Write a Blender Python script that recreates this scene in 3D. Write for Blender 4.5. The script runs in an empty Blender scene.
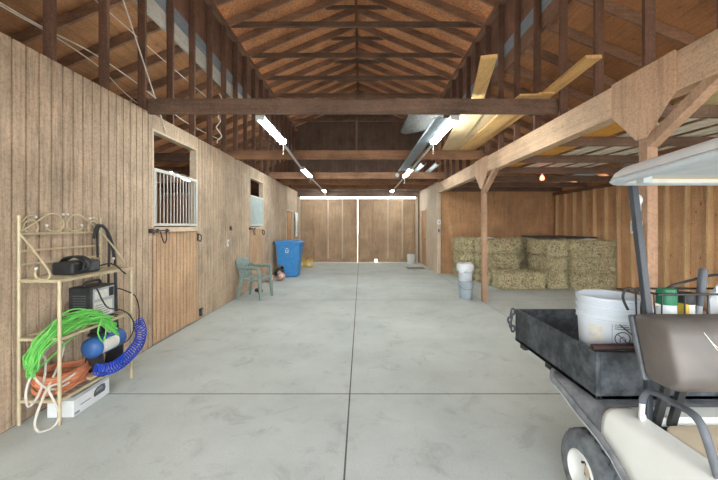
import bpy, bmesh, math, random
from mathutils import Vector, Matrix, noise
random.seed(7)
R = math.radians
SC = bpy.context.scene
COL = SC.collection
ORD = ['first','second','third','fourth','fifth','sixth','seventh','eighth','ninth','tenth','eleventh','twelfth','thirteenth','fourteenth',
       'fifteenth','sixteenth','seventeenth','eighteenth','nineteenth','twentieth','twenty-first','twenty-second','twenty-third','twenty-fourth',
       'twenty-fifth','twenty-sixth','twenty-seventh','twenty-eighth','twenty-ninth','thirtieth']

# ------------------------------------------------------------------ materials
def lin(c):
    return tuple(((v/255)/12.92 if v/255 <= .04045 else ((v/255+.055)/1.055)**2.4) for v in c) + (1,)
def base_mat(name, rough=.7, metal=0.0):
    m = bpy.data.materials.new(name); m.use_nodes = True
    nt = m.node_tree; b = nt.nodes['Principled BSDF']
    b.inputs['Roughness'].default_value = rough; b.inputs['Metallic'].default_value = metal
    return m, nt, b
def N(nt, t, **kw):
    n = nt.nodes.new(t)
    for k, v in kw.items():
        if k in n.inputs: n.inputs[k].default_value = v
        else: setattr(n, k, v)
    return n
def ramp(nt, stops):
    r = nt.nodes.new('ShaderNodeValToRGB'); e = r.color_ramp.elements
    while len(e) < len(stops): e.new(.5)
    for i, (p, c) in enumerate(stops): e[i].position = p; e[i].color = c
    return r
def coords(nt, scale=(1, 1, 1), rnd=True):
    tc = N(nt, 'ShaderNodeTexCoord'); mp = N(nt, 'ShaderNodeMapping'); mp.inputs['Scale'].default_value = scale
    src = tc.outputs['Object']
    if rnd:
        oi = N(nt, 'ShaderNodeObjectInfo'); mu = N(nt, 'ShaderNodeMath', operation='MULTIPLY'); mu.inputs[1].default_value = 37.0
        nt.links.new(oi.outputs['Random'], mu.inputs[0])
        ad = N(nt, 'ShaderNodeVectorMath', operation='ADD'); nt.links.new(src, ad.inputs[0]); nt.links.new(mu.outputs[0], ad.inputs[1]); src = ad.outputs[0]
    nt.links.new(src, mp.inputs['Vector'])
    return mp.outputs[0]
def plain(name, c, rough=.6, metal=0.0, var=.12, scale=9.0, bump=0.0):
    m, nt, b = base_mat(name, rough, metal)
    v = coords(nt); n = N(nt, 'ShaderNodeTexNoise', Scale=scale, Detail=5.0); nt.links.new(v, n.inputs['Vector'])
    l = lin(c); d = tuple(x*(1-var*1.6) for x in l[:3])+(1,); h = tuple(min(1, x*(1+var)) for x in l[:3])+(1,)
    r = ramp(nt, [(.3, d), (.7, h)]); nt.links.new(n.outputs['Fac'], r.inputs[0]); nt.links.new(r.outputs[0], b.inputs['Base Color'])
    if bump:
        bp = N(nt, 'ShaderNodeBump', Strength=bump, Distance=.01); nt.links.new(n.outputs['Fac'], bp.inputs['Height']); nt.links.new(bp.outputs[0], b.inputs['Normal'])
    return m
def wood(name, c, axis='Z', con=.28, fine=1.0, rough=.75, knots=0.0, blotch=.18, bump=.25, rnd=True, dust=0.0):
    """sawn wood with its grain along one local axis"""
    m, nt, b = base_mat(name, rough)
    s = [26*fine]*3; s['XYZ'.index(axis)] = 1.3*fine
    v = coords(nt, tuple(s), rnd)
    n = N(nt, 'ShaderNodeTexNoise', Scale=1.0, Detail=8.0, Roughness=.78, Distortion=.9); nt.links.new(v, n.inputs['Vector'])
    l = lin(c); d = tuple(x*(1-con) for x in l[:3])+(1,); h = tuple(min(1, x*(1+con*.55)) for x in l[:3])+(1,)
    r = ramp(nt, [(.28, d), (.5, l), (.72, h)]); nt.links.new(n.outputs['Fac'], r.inputs[0])
    v2 = coords(nt, (1.2, 1.2, 1.2), rnd); n2 = N(nt, 'ShaderNodeTexNoise', Scale=1.6, Detail=5.0, Roughness=.65); nt.links.new(v2, n2.inputs['Vector'])
    r2 = ramp(nt, [(.3, (1-blotch,)*3+(1,)), (.7, (1+blotch*.5,)*3+(1,))]); nt.links.new(n2.outputs['Fac'], r2.inputs[0])
    mx = N(nt, 'ShaderNodeMix', data_type='RGBA', blend_type='MULTIPLY'); mx.inputs[0].default_value = 1.0
    nt.links.new(r.outputs[0], mx.inputs[6]); nt.links.new(r2.outputs[0], mx.inputs[7]); out = mx.outputs[2]
    v5 = coords(nt, (1, 1, 1), rnd); n5 = N(nt, 'ShaderNodeTexNoise', Scale=48.0, Detail=3.0, Roughness=.8); nt.links.new(v5, n5.inputs['Vector'])
    r5 = ramp(nt, [(.32, (.74, .72, .70, 1)), (.5, (1, 1, 1, 1)), (.68, (1.12, 1.12, 1.12, 1))]); nt.links.new(n5.outputs['Fac'], r5.inputs[0])
    m5 = N(nt, 'ShaderNodeMix', data_type='RGBA', blend_type='MULTIPLY'); m5.inputs[0].default_value = 1.0
    nt.links.new(out, m5.inputs[6]); nt.links.new(r5.outputs[0], m5.inputs[7]); out = m5.outputs[2]
    if knots:
        ks = [5.5]*3; ks['XYZ'.index(axis)] = 3.0
        v3 = coords(nt, tuple(ks), rnd); vo = N(nt, 'ShaderNodeTexVoronoi', Scale=1.0); nt.links.new(v3, vo.inputs['Vector'])
        r3 = ramp(nt, [(.05, (.32, .22, .16, 1)), (.13, (1, 1, 1, 1))]); nt.links.new(vo.outputs['Distance'], r3.inputs[0])
        m3 = N(nt, 'ShaderNodeMix', data_type='RGBA', blend_type='MULTIPLY'); m3.inputs[0].default_value = knots
        nt.links.new(out, m3.inputs[6]); nt.links.new(r3.outputs[0], m3.inputs[7]); out = m3.outputs[2]
    if dust:
        v4 = coords(nt, (1, 1, 1), rnd); n4 = N(nt, 'ShaderNodeTexNoise', Scale=42.0, Detail=3.0, Roughness=.8); nt.links.new(v4, n4.inputs['Vector'])
        r4 = ramp(nt, [(.58, (0, 0, 0, 1)), (.74, (1, 1, 1, 1))]); nt.links.new(n4.outputs['Fac'], r4.inputs[0])
        mu = N(nt, 'ShaderNodeMath', operation='MULTIPLY'); mu.inputs[1].default_value = dust; nt.links.new(r4.outputs[0], mu.inputs[0])
        m4 = N(nt, 'ShaderNodeMix', data_type='RGBA'); nt.links.new(mu.outputs[0], m4.inputs[0]); nt.links.new(out, m4.inputs[6]); m4.inputs[7].default_value = lin((206, 186, 168)); out = m4.outputs[2]
    nt.links.new(out, b.inputs['Base Color'])
    bp = N(nt, 'ShaderNodeBump', Strength=bump, Distance=.006); nt.links.new(n.outputs['Fac'], bp.inputs['Height']); nt.links.new(bp.outputs[0], b.inputs['Normal'])
    return m
def speckle(name, c, c2, scale=38.0, lo=.45, hi=.6, rough=.85, bump=.3):
    m, nt, b = base_mat(name, rough)
    v = coords(nt); n = N(nt, 'ShaderNodeTexNoise', Scale=scale, Detail=3.0, Roughness=.7); nt.links.new(v, n.inputs['Vector'])
    r = ramp(nt, [(lo, lin(c)), (hi, lin(c2))]); nt.links.new(n.outputs['Fac'], r.inputs[0])
    n2 = N(nt, 'ShaderNodeTexNoise', Scale=3.4, Detail=6.0, Roughness=.7); nt.links.new(v, n2.inputs['Vector'])
    r2 = ramp(nt, [(.3, (.72,)*3+(1,)), (.7, (1.12,)*3+(1,))]); nt.links.new(n2.outputs['Fac'], r2.inputs[0])
    mx = N(nt, 'ShaderNodeMix', data_type='RGBA', blend_type='MULTIPLY'); mx.inputs[0].default_value = 1.0
    nt.links.new(r.outputs[0], mx.inputs[6]); nt.links.new(r2.outputs[0], mx.inputs[7]); nt.links.new(mx.outputs[2], b.inputs['Base Color'])
    bp = N(nt, 'ShaderNodeBump', Strength=bump, Distance=.008); nt.links.new(n.outputs['Fac'], bp.inputs['Height']); nt.links.new(bp.outputs[0], b.inputs['Normal'])
    return m
def glow(name, c, s):
    m, nt, b = base_mat(name)
    b.inputs['Base Color'].default_value = lin(c); b.inputs['Emission Color'].default_value = lin(c); b.inputs['Emission Strength'].default_value = s
    return m

M = {}
M['siding'] = wood('weathered_siding', (198, 174, 149), 'Z', con=.55, fine=1.1, blotch=.32, bump=.5, knots=.35)
M['siding_orange'] = wood('stall_door_boards', (204, 168, 134), 'Z', con=.46, fine=.9, blotch=.25)
M['ply'] = wood('plywood_orange', (192, 146, 104), 'Z', con=.42, fine=.8, blotch=.3, knots=.45)
M['ply_wall'] = wood('plywood_pink', (212, 168, 126), 'Z', con=.32, fine=.6, blotch=.2, knots=.85)
M['ply_door'] = wood('barn_door_board', (182, 152, 122), 'Z', con=.42, fine=.7, blotch=.3, knots=.4)
M['trim_light'] = wood('pale_trim', (212, 192, 168), 'Z', con=.25, fine=.6)
M['trim_y'] = wood('pale_trim_long', (210, 188, 162), 'Y', con=.25, fine=.6)
M['dark_x'] = wood('dark_timber_x', (120, 95, 80), 'X', con=.5, fine=.6, blotch=.4, rough=.8, dust=.4)
M['dark_rust'] = wood('rusty_timber_x', (156, 116, 88), 'X', con=.45, fine=.6, blotch=.45, rough=.8, dust=.45)
M['rafter'] = wood('rafter_timber', (158, 122, 98), 'X', con=.45, fine=.6, blotch=.45, rough=.8, dust=.2)
M['dark_z'] = wood('dark_timber_z', (116, 84, 68), 'Z', con=.42, fine=.6, blotch=.4, rough=.8, dust=.25)
M['dark_y'] = wood('dark_timber_y', (134, 102, 80), 'Y', con=.4, fine=.6, blotch=.35, rough=.8, dust=.2)
M['dark_board'] = wood('dark_sheathing', (128, 92, 74), 'Z', con=.45, fine=.5, blotch=.4, rough=.85)
M['gable_board'] = wood('gable_boards', (112, 92, 80), 'Z', con=.4, fine=.5, blotch=.35, rough=.85)
M['osb'] = speckle('roof_board_osb', (182, 118, 76), (224, 164, 116), 26, .38, .64)
M['shed_deck'] = wood('shed_deck', (188, 136, 94), 'Y', con=.4, fine=.5, blotch=.3, knots=.5)
M['beam'] = wood('pale_beam', (208, 176, 146), 'Y', con=.4, fine=.55, blotch=.25)
M['gusset'] = wood('gusset_ply', (210, 172, 140), 'Z', con=.32, fine=.5, blotch=.18)
M['post'] = wood('post_wood', (180, 144, 116), 'Z', con=.36, fine=.6, blotch=.3)
M['stud_tan'] = wood('tan_stud', (218, 182, 136), 'Z', con=.25, fine=.6)
M['plank'] = wood('new_plank', (228, 184, 122), 'Y', con=.3, fine=.5)
M['plank_pale'] = wood('pale_sheet', (216, 190, 148), 'Y', con=.3, fine=.4)
M['orange_sheet'] = wood('orange_sheet', (222, 160, 68), 'Y', con=.2, fine=.3)
M['olive_sheet'] = wood('olive_plywood', (190, 174, 128), 'Y', con=.25, fine=.4)
M['grey_board'] = wood('grey_ledger', (196, 192, 182), 'Y', con=.22, fine=.4)
M['daylight_board'] = wood('bluish_daylight', (138, 148, 156), 'Y', con=.3, fine=.4)  # tint of leaking daylight, put into the board colour
M['corr'] = plain('pale_corrugated', (228, 226, 212), .5)
M['tin'] = plain('galvanised', (186, 196, 204), .5, 0.0)
M['rack'] = plain('rack_metal', (206, 192, 158), .45, .2)
M['black'] = plain('black_plastic', (44, 46, 48), .5, var=.3)
M['dgrey'] = plain('dark_grey_plastic', (86, 90, 96), .5, var=.22, scale=14)
M['bed'] = speckle('worn_black_steel', (44, 49, 54), (104, 111, 117), 9, .42, .8, .6, .15)
M['fender'] = speckle('dusty_rubber', (104, 108, 112), (146, 148, 150), 9, .35, .75, .75, .15)
M['strut'] = plain('strut_paint', (62, 67, 74), .5, var=.15)
M['cream'] = plain('cream_body', (226, 228, 222), .35, var=.04, scale=4)
M['beige'] = plain('beige_panel', (204, 188, 162), .7, var=.12, scale=6)
M['white'] = plain('white_plastic', (228, 231, 232), .45, var=.04)
M['roofwhite'] = plain('cart_roof_white', (222, 226, 226), .4, var=.05)
M['liner'] = plain('roof_liner', (214, 210, 196), .7, var=.05)
M['rimgrey'] = plain('roof_rim', (192, 199, 204), .5, var=.08)
M['vinyl'] = plain('brown_vinyl', (100, 93, 88), .5, var=.2, scale=5)
M['rubber'] = plain('tyre_rubber', (112, 117, 121), .85, var=.25, scale=20)
M['pipe'] = plain('rusty_pipe', (84, 66, 62), .6, .3, var=.3)
M['bluewhite'] = plain('bucket_white', (212, 220, 228), .45, var=.06, scale=5)
M['bucketgrey'] = plain('bucket_grey', (170, 182, 192), .5, var=.1)
M['bag'] = plain('plastic_bag', (222, 226, 230), .4, var=.08)
M['bin'] = plain('bin_blue', (62, 142, 210), .45, var=.1)
M['chair'] = plain('chair_sage', (134, 153, 147), .5, var=.1)
M['yellow'] = plain('yellow_jug', (226, 190, 70), .45, var=.12)
M['redcap'] = plain('red_cap', (190, 60, 50), .5)
M['green_rope'] = plain('green_rope', (112, 200, 92), .6, var=.15)
M['orange_cord'] = plain('orange_cord', (224, 146, 106), .55, var=.12)
M['white_cord'] = plain('white_cord', (214, 208, 196), .6)
M['blue_hose'] = plain('blue_hose', (36, 74, 186), .35, var=.1)
M['blue_tank'] = plain('blue_tank', (58, 104, 168), .4, var=.15)
M['greenlid'] = plain('green_lid', (28, 120, 82), .45)
M['dark_green'] = plain('dark_green', (40, 96, 76), .5)
M['red'] = plain('red_print', (200, 80, 84), .5)
M['label'] = plain('paper_label', (222, 220, 212), .6, var=.08, scale=30)
M['lgrey'] = plain('light_grey', (176, 180, 182), .6)
M['ink'] = plain('grey_print', (84, 88, 94), .6)
M['inkmid'] = plain('mid_print', (128, 138, 146), .6)
M['iron'] = plain('dark_iron', (66, 60, 58), .55, .4)
M['mat'] = plain('door_mat', (124, 126, 124), .95, scale=60, bump=.4)
M['brown'] = plain('brown_bundle', (96, 70, 58), .8)
M['pink'] = speckle('pink_print', (164, 70, 62), (236, 214, 200), 12, .42, .58, .7, .1)
M['tarp'] = plain('dark_tarp', (74, 74, 82), .7, var=.3)
M['barwhite'] = plain('white_bar', (204, 202, 194), .45, var=.05)
M['mesh_pale'] = plain('pale_aqua_panel', (192, 204, 202), .5, var=.08)
M['metalw'] = plain('fixture_white', (214, 216, 216), .45, var=.05)
M['tube'] = glow('lamp_tube', (240, 250, 250), 50.0)
M['heat'] = glow('heat_bulb', (255, 96, 66), 9.0)
M['insul'] = speckle('insulation_board', (46, 43, 40), (100, 97, 90), 30, .45, .66)
M['straw'] = speckle('straw', (186, 174, 132), (232, 222, 184), 60, .35, .65, .9, .5)
M['hay'] = speckle('hay', (112, 100, 72), (222, 208, 168), 26, .36, .62, .95, .9)
M['twine'] = plain('twine', (190, 150, 90), .8)

def concrete():
    m, nt, b = base_mat('concrete', .62)
    v = coords(nt, rnd=False)
    n1 = N(nt, 'ShaderNodeTexNoise', Scale=1.1, Detail=8.0, Roughness=.62); nt.links.new(v, n1.inputs['Vector'])
    r1 = ramp(nt, [(.28, lin((173, 180, 176))), (.5, lin((189, 196, 192))), (.75, lin((203, 208, 204)))]); nt.links.new(n1.outputs['Fac'], r1.inputs[0])
    n2 = N(nt, 'ShaderNodeTexNoise', Scale=3.4, Detail=7.0, Roughness=.75, Distortion=.8); nt.links.new(v, n2.inputs['Vector'])
    r2 = ramp(nt, [(.3, (.68, .68, .67, 1)), (.46, (1, 1, 1, 1)), (.62, (1, 1, 1, 1)), (.74, (1.1, 1.1, 1.09, 1))]); nt.links.new(n2.outputs['Fac'], r2.inputs[0])
    n3 = N(nt, 'ShaderNodeTexNoise', Scale=90.0, Detail=2.0); nt.links.new(v, n3.inputs['Vector'])
    r3 = ramp(nt, [(.3, (.92,)*3+(1,)), (.6, (1.03,)*3+(1,))]); nt.links.new(n3.outputs['Fac'], r3.inputs[0])
    a = N(nt, 'ShaderNodeMix', data_type='RGBA', blend_type='MULTIPLY'); a.inputs[0].default_value = .75
    nt.links.new(r1.outputs[0], a.inputs[6]); nt.links.new(r2.outputs[0], a.inputs[7])
    c = N(nt, 'ShaderNodeMix', data_type='RGBA', blend_type='MULTIPLY'); c.inputs[0].default_value = 1.0
    nt.links.new(a.outputs[2], c.inputs[6]); nt.links.new(r3.outputs[0], c.inputs[7]); nt.links.new(c.outputs[2], b.inputs['Base Color'])
    bp = N(nt, 'ShaderNodeBump', Strength=.12, Distance=.004); nt.links.new(n3.outputs['Fac'], bp.inputs['Height']); nt.links.new(bp.outputs[0], b.inputs['Normal'])
    return m
M['concrete'] = concrete()
M['joint'] = plain('joint_dark', (92, 90, 86), .9)

# ------------------------------------------------------------------ mesh builder
def catmull(pts, n=6, closed=False):
    P = [Vector(p) for p in pts]; out = []; L = len(P)
    for i in range(L if closed else L-1):
        if closed: a, b, c, d = P[(i-1) % L], P[i], P[(i+1) % L], P[(i+2) % L]
        else: a, b, c, d = P[max(i-1, 0)], P[i], P[i+1], P[min(i+2, L-1)]
        for k in range(n):
            t = k/n
            out.append(.5*((2*b)+(c-a)*t+(2*a-5*b+4*c-d)*t*t+(3*b-a-3*c+d)*t**3))
    if not closed: out.append(P[-1])
    return out
class MB:
    def __init__(s): s.v = []; s.f = []
    def add(s, vs, fs):
        o = len(s.v); s.v += [Vector(p) for p in vs]; s.f += [tuple(i+o for i in f) for f in fs]; return s
    def box(s, a, b):
        (x0, y0, z0), (x1, y1, z1) = a, b
        return s.add([(x0,y0,z0),(x1,y0,z0),(x1,y1,z0),(x0,y1,z0),(x0,y0,z1),(x1,y0,z1),(x1,y1,z1),(x0,y1,z1)],
                     [(0,3,2,1),(4,5,6,7),(0,1,5,4),(1,2,6,5),(2,3,7,6),(3,0,4,7)])
    def bar(s, p0, p1, w, h, up=(0,0,1)):
        """square-section member from p0 to p1 on its centre line: w sideways, h along up"""
        p0, p1 = Vector(p0), Vector(p1); d = (p1-p0).normalized(); u = Vector(up); sd = d.cross(u)
        if sd.length < 1e-4: sd = d.cross(Vector((1,0,0)))
        sd.normalize(); u = sd.cross(d).normalized(); vs = []
        for p in (p0, p1):
            for a, b in ((-1,-1),(1,-1),(1,1),(-1,1)): vs.append(p+sd*a*w/2+u*b*h/2)
        return s.add(vs, [(3,2,1,0),(4,5,6,7),(0,1,5,4),(1,2,6,5),(2,3,7,6),(3,0,4,7)])
    def tube(s, path, r, seg=8, closed=False, flat=1.0, up=None):
        P = [Vector(p) for p in path]; n = len(P); rr = r if isinstance(r, (list, tuple)) else [r]*n
        o = len(s.v); prev = None
        for i in range(n):
            if closed: t = P[(i+1) % n]-P[(i-1) % n]
            else: t = P[min(i+1, n-1)]-P[max(i-1, 0)]
            if t.length < 1e-9: t = Vector((0,0,1))
            t.normalize()
            if prev is None:
                a = Vector(up) if up else (Vector((0,0,1)) if abs(t.z) < .9 else Vector((1,0,0)))
                u = (a-t*a.dot(t)).normalized()
            else:
                u = prev-t*prev.dot(t)
                u = u.normalized() if u.length > 1e-6 else t.orthogonal().normalized()
            prev = u; w = t.cross(u)
            for k in range(seg):
                an = 2*math.pi*k/seg; s.v.append(P[i]+u*math.cos(an)*rr[i]+w*math.sin(an)*rr[i]*flat)
        for i in range(n if closed else n-1):
            j = (i+1) % n
            for k in range(seg):
                l = (k+1) % seg; s.f.append((o+i*seg+k, o+i*seg+l, o+j*seg+l, o+j*seg+k))
        if not closed:
            s.f.append(tuple(o+k for k in range(seg))[::-1]); s.f.append(tuple(o+(n-1)*seg+k for k in range(seg)))
        return s
    def rod(s, p0, p1, r, seg=10): return s.tube([p0, p1], r, seg)
    def lathe(s, prof, seg=32, c=(0,0,0), axis='Z', wob=None, cap=True):
        """prof: (radius, height) list, closed with caps at r=0 left to the profile"""
        o = len(s.v); n = len(prof); c = Vector(c)
        for i, (r, h) in enumerate(prof):
            for k in range(seg):
                a = 2*math.pi*k/seg; hh = h+(wob(i, k) if wob else 0)
                x, y = r*math.cos(a), r*math.sin(a)
                p = Vector((x, y, hh)) if axis == 'Z' else (Vector((hh, x, y)) if axis == 'X' else Vector((y, hh, x)))
                s.v.append(c+p)
        for i in range(n-1):
            for k in range(seg):
                l = (k+1) % seg; s.f.append((o+i*seg+k, o+i*seg+l, o+(i+1)*seg+l, o+(i+1)*seg+k))
        if cap: s.f.append(tuple(o+k for k in range(seg))[::-1]); s.f.append(tuple(o+(n-1)*seg+k for k in range(seg)))
        return s
    def prism(s, poly, axis, c0, c1):
        n = len(poly)
        def pt(a, b, c): return {'X': (c, a, b), 'Y': (a, c, b), 'Z': (a, b, c)}[axis]
        vs = [pt(a, b, c0) for a, b in poly]+[pt(a, b, c1) for a, b in poly]
        return s.add(vs, [tuple(range(n))[::-1], tuple(range(n, 2*n))]+[(i, (i+1) % n, n+(i+1) % n, n+i) for i in range(n)])
    def grid(s, rows, skip=None):
        o = len(s.v); m = len(rows[0])
        for r in rows: s.v += [Vector(p) for p in r]
        for i in range(len(rows)-1):
            for j in range(m-1):
                if skip and skip(i, j): continue
                s.f.append((o+i*m+j, o+i*m+j+1, o+(i+1)*m+j+1, o+(i+1)*m+j))
        return s
    def rot(s, mat):
        s.v = [mat @ p for p in s.v]; return s
    def build(s, name, mat, parent=None, world=False, smooth=False, bevel=0, seg=2, thick=0, sub=0, recalc=True):
        if parent is None and world:
            xs = [p.x for p in s.v]; ys = [p.y for p in s.v]; zs = [p.z for p in s.v]
            loc = Vector(((min(xs)+max(xs))/2, (min(ys)+max(ys))/2, min(zs)))
        elif parent is not None and world: loc = world_loc(parent)
        else: loc = Vector((0,0,0))
        me = bpy.data.meshes.new(name); me.from_pydata([p-loc for p in s.v], [], s.f); me.update()
        if recalc:
            bm = bmesh.new(); bm.from_mesh(me); bmesh.ops.recalc_face_normals(bm, faces=bm.faces); bm.to_mesh(me); bm.free()
        if smooth: me.polygons.foreach_set('use_smooth', [True]*len(me.polygons))
        me.materials.append(M[mat] if isinstance(mat, str) else mat)
        o = bpy.data.objects.new(name, me); COL.objects.link(o)
        if parent is not None: o.parent = parent
        else: o.location = loc
        if thick: d = o.modifiers.new('Solid', 'SOLIDIFY'); d.thickness = thick; d.offset = 0
        if bevel:
            d = o.modifiers.new('Bevel', 'BEVEL'); d.width = bevel; d.segments = seg; d.limit_method = 'ANGLE'; d.angle_limit = R(40)
        if sub: d = o.modifiers.new('Sub', 'SUBSURF'); d.levels = d.render_levels = sub
        if smooth and not sub and not bevel:
            try:
                me.set_sharp_from_angle(angle=R(45))
            except Exception: pass
        return o
def world_loc(o):
    l = Vector(o.location)
    while o.parent is not None: o = o.parent; l = l+Vector(o.location)
    return l
def tag(o, label, cat, group=None):
    o['label'] = label; o['category'] = cat
    if group: o['group'] = group
    return o
def thing(name, label, cat, loc=(0,0,0), rz=0, group=None):
    o = bpy.data.objects.new(name, None); COL.objects.link(o); o.location = loc; o.rotation_euler = (0,0,rz); o.empty_display_size = .1
    return tag(o, label, cat, group)
def struct(o): o['kind'] = 'structure'; return o
def copy_tree(o, parent=None):
    c = o.copy(); COL.objects.link(c)
    if parent is not None: c.parent = parent
    for ch in list(o.children): copy_tree(ch, c)
    return c
def at_x(x, u, v):
    """the point on the plane x = const that the photograph shows at (u, v)"""
    y = x*340/(u-361); return Vector((x, y, 1.5-(v-226)*y/340))
def at_y(y, u, v): return Vector(((u-361)*y/340, y, 1.5-(v-226)*y/340))

XL, XR, XC = -2.6, 2.4, -.1        # aisle faces of the two side walls, the centre line
YB = 13.95                          # back wall
YF = -1.2                           # open end behind the camera
XLO, XRO = -6.3, 6.05               # outer walls of the two sheds
ZW = 2.9

# ------------------------------------------------------------------ floor
mb = MB()
xs = [XLO, XL, XC, XR+.02, XRO+.15]; ys = [YF-.6, -.82, 3.04, 6.9, 10.75, YB+.1]
for i in range(4):
    for j in range(5):
        mb.box((xs[i]+.006, ys[j]+.008, -.12), (xs[i+1]-.006, ys[j+1]-.008, 0))
struct(mb.build('floor', 'concrete', world=False))
m = MB()
for x in xs[1:-1]: m.box((x-.006, ys[0], -.1), (x+.006, ys[-1], -.003))
for y in ys[1:-1]: m.box((xs[0], y-.008, -.1), (xs[-1], y+.008, -.0015))
struct(m.build('floor_joint', 'joint'))
struct(MB().box((-40, -30, -.3), (40, 60, -.02)).build('ground', 'joint'))
bpy.data.objects['ground'].data.materials[0] = plain('yard_gravel', (196, 190, 178), .9)

# ------------------------------------------------------------------ left wall of grooved boards
def grooved(mb, x, y0, y1, z0, z1, pitch=.108, g=.017, d=.03, t=.04, face=1):
    """board panel in the plane x with upright grooves, seen from +x (face=1) """
    prof = [(y0, x)]
    k = math.ceil((y0-2.524)/pitch+.05)
    while 2.524+k*pitch+g < y1-.004:
        y = 2.524+k*pitch
        prof += [(y, x), (y+.0015, x-d*face), (y+g-.0015, x-d*face), (y+g, x)]; k += 1
    prof.append((y1, x)); n = len(prof)
    vs = [(p[1], p[0], z0) for p in prof]+[(p[1], p[0], z1) for p in prof]
    fs = [(i, i+1, n+i+1, n+i) for i in range(n-1)]
    o = mb.add(vs, fs)
    mb.box((x-t*face, y0, z0), (x-(d+.001)*face, y1, z1))
S1 = (4.23, 5.39); S2 = (7.95, 9.02); D3 = (11.85, 12.78)
mb = MB()
for y0, y1 in ((YF, S1[0]), (S1[1], S2[0]), (S2[1], D3[0]), (D3[1], YB)): grooved(mb, XL, y0, y1, 0, ZW)
for (y0, y1), z in ((S1, 2.72), (S2, 2.66), (D3, 2.06)): mb.box((XL-.018, y0, z), (XL+.004, y1, ZW))
struct(mb.build('wall_left', 'siding', recalc=False))
struct(MB().box((XL-.11, YF, ZW-.06), (XL-.02, YB, ZW)).build('trim_1', 'dark_y', world=True))
struct(MB().box((XLO-.02, YF, 0), (XLO, YB, 2.75)).build('wall_left_outer', 'ply_wall', world=True))
struct(MB().box((XLO, 6.84, 0), (XL-.12, 6.88, 2.1)).build('partition', 'ply_wall', world=True))
bpy.data.objects['partition'].name = 'wall_stall'

def stall_door(n, ys, ztop, pale):
    y0, y1 = ys
    d = bpy.data.objects.new('door_%d' % n, None); COL.objects.link(d); d.location = (XL, (y0+y1)/2, 0); d['kind'] = 'structure'
    m = MB(); grooved(m, XL+.002, y0+.012, y1-.012, .02, 1.47, pitch=.094)
    m.build('board_panel', 'siding_orange', d, world=True, recalc=False)
    MB().box((XL-.02, y0+.012, 1.42), (XL+.03, y1-.012, 1.485)).build('sill_board', 'trim_y', d, world=True, bevel=.006)
    fr = MB()
    for a, b in (((y0+.02, 1.50), (y1-.02, 1.535)), ((y0+.02, 2.19), (y1-.02, 2.23))): fr.box((XL-.012, a[0], a[1]), (XL+.018, b[0], b[1]))
    for ya in (y0+.02, y1-.05): fr.box((XL-.012, ya, 1.535), (XL+.018, ya+.03, 2.19))
    f = fr.build('grille_frame', 'barwhite', d, world=True, bevel=.004)
    if not pale:
        nb = 13
        for k in range(nb):
            y = y0+.05+(k+.5)*(y1-y0-.1)/nb
            MB().rod((XL, y, 1.535), (XL, y, 2.19), .0072, 8).build('grille_bar', 'barwhite', d, world=True, smooth=True)
    else:
        m = MB()
        for k in range(21):
            y = y0+.05+k*(y1-y0-.1)/20; m.rod((XL, y, 1.535), (XL, y, 2.19), .006, 5)
        for k in range(13):
            z = 1.535+k*.655/12; m.rod((XL-.004, y0+.05, z), (XL-.004, y1-.05, z), .006, 5)
        m.box((XL-.02, y0+.05, 1.535), (XL-.015, y1-.05, 2.19))
        m.build('mesh_panel', 'mesh_pale', d, world=True)
    # bolt and staple at the near edge
    l = MB(); yb = y0-.05
    l.rod((XL+.03, yb-.02, 1.44), (XL+.03, y0+.33, 1.44), .009, 8)
    for y in (yb, y0+.06, y0+.27): l.box((XL+.004, y-.03, 1.415), (XL+.035, y+.03, 1.465))
    l.tube(catmull([(XL+.035, y0+.12, 1.43), (XL+.05, y0+.14, 1.33), (XL+.05, y0+.19, 1.28), (XL+.05, y0+.23, 1.33), (XL+.035, y0+.25, 1.43)], 5), .008, 6)
    l.build('slide_bolt', 'iron', d, world=True)
    return d
stall_door(1, S1, 2.72, False)
stall_door(2, S2, 2.66, True)
# jamb trims round the stall openings
for k, ys in ((2, S1), (3, S2)):
    zt = 2.72 if k == 2 else 2.66
    m = MB()
    for y in (ys[0]-.005, ys[1]-.03): m.box((XL-.1, y, 1.47), (XL+.006, y+.035, zt))
    m.box((XL-.1, ys[0], zt-.03), (XL+.005, ys[1], zt))
    struct(m.build('trim_%d' % k, 'trim_light', world=True))
# third doorway by the back, an ordinary door leaf
def leaf_door(n, x, y0, y1, zt, face, mat):
    d = bpy.data.objects.new('door_%d' % n, None); COL.objects.link(d); d.location = (x, (y0+y1)/2, 0); d['kind'] = 'structure'
    xa, xb = sorted((x-.06*face, x-.025*face))
    MB().box((xa, y0+.02, .01), (xb, y1-.02, zt-.02)).build('door_leaf', mat, d, world=True)
    m = MB(); xa, xb = sorted((x-.1*face, x+.015*face))
    for y in (y0-.05, y1): m.box((xa, y, 0), (xb, y+.05, zt+.05))
    m.box((xa, y0, zt), (xb, y1, zt+.05))
    m.build('door_casing', 'trim_light', d, world=True)
    k = MB().lathe([(.001, 0), (.012, .0), (.012, .03), (.028, .04), (.028, .065), (.001, .07)], 12, axis='X')
    k.rot(Matrix.Translation((x-.03*face, y0+.1, 1.0)) @ Matrix.Scale(face, 4, (1,0,0)))
    k.build('door_knob', 'iron', d, world=True, smooth=True)
leaf_door(3, XL, D3[0], D3[1], 2.03, 1, 'ply')

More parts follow.
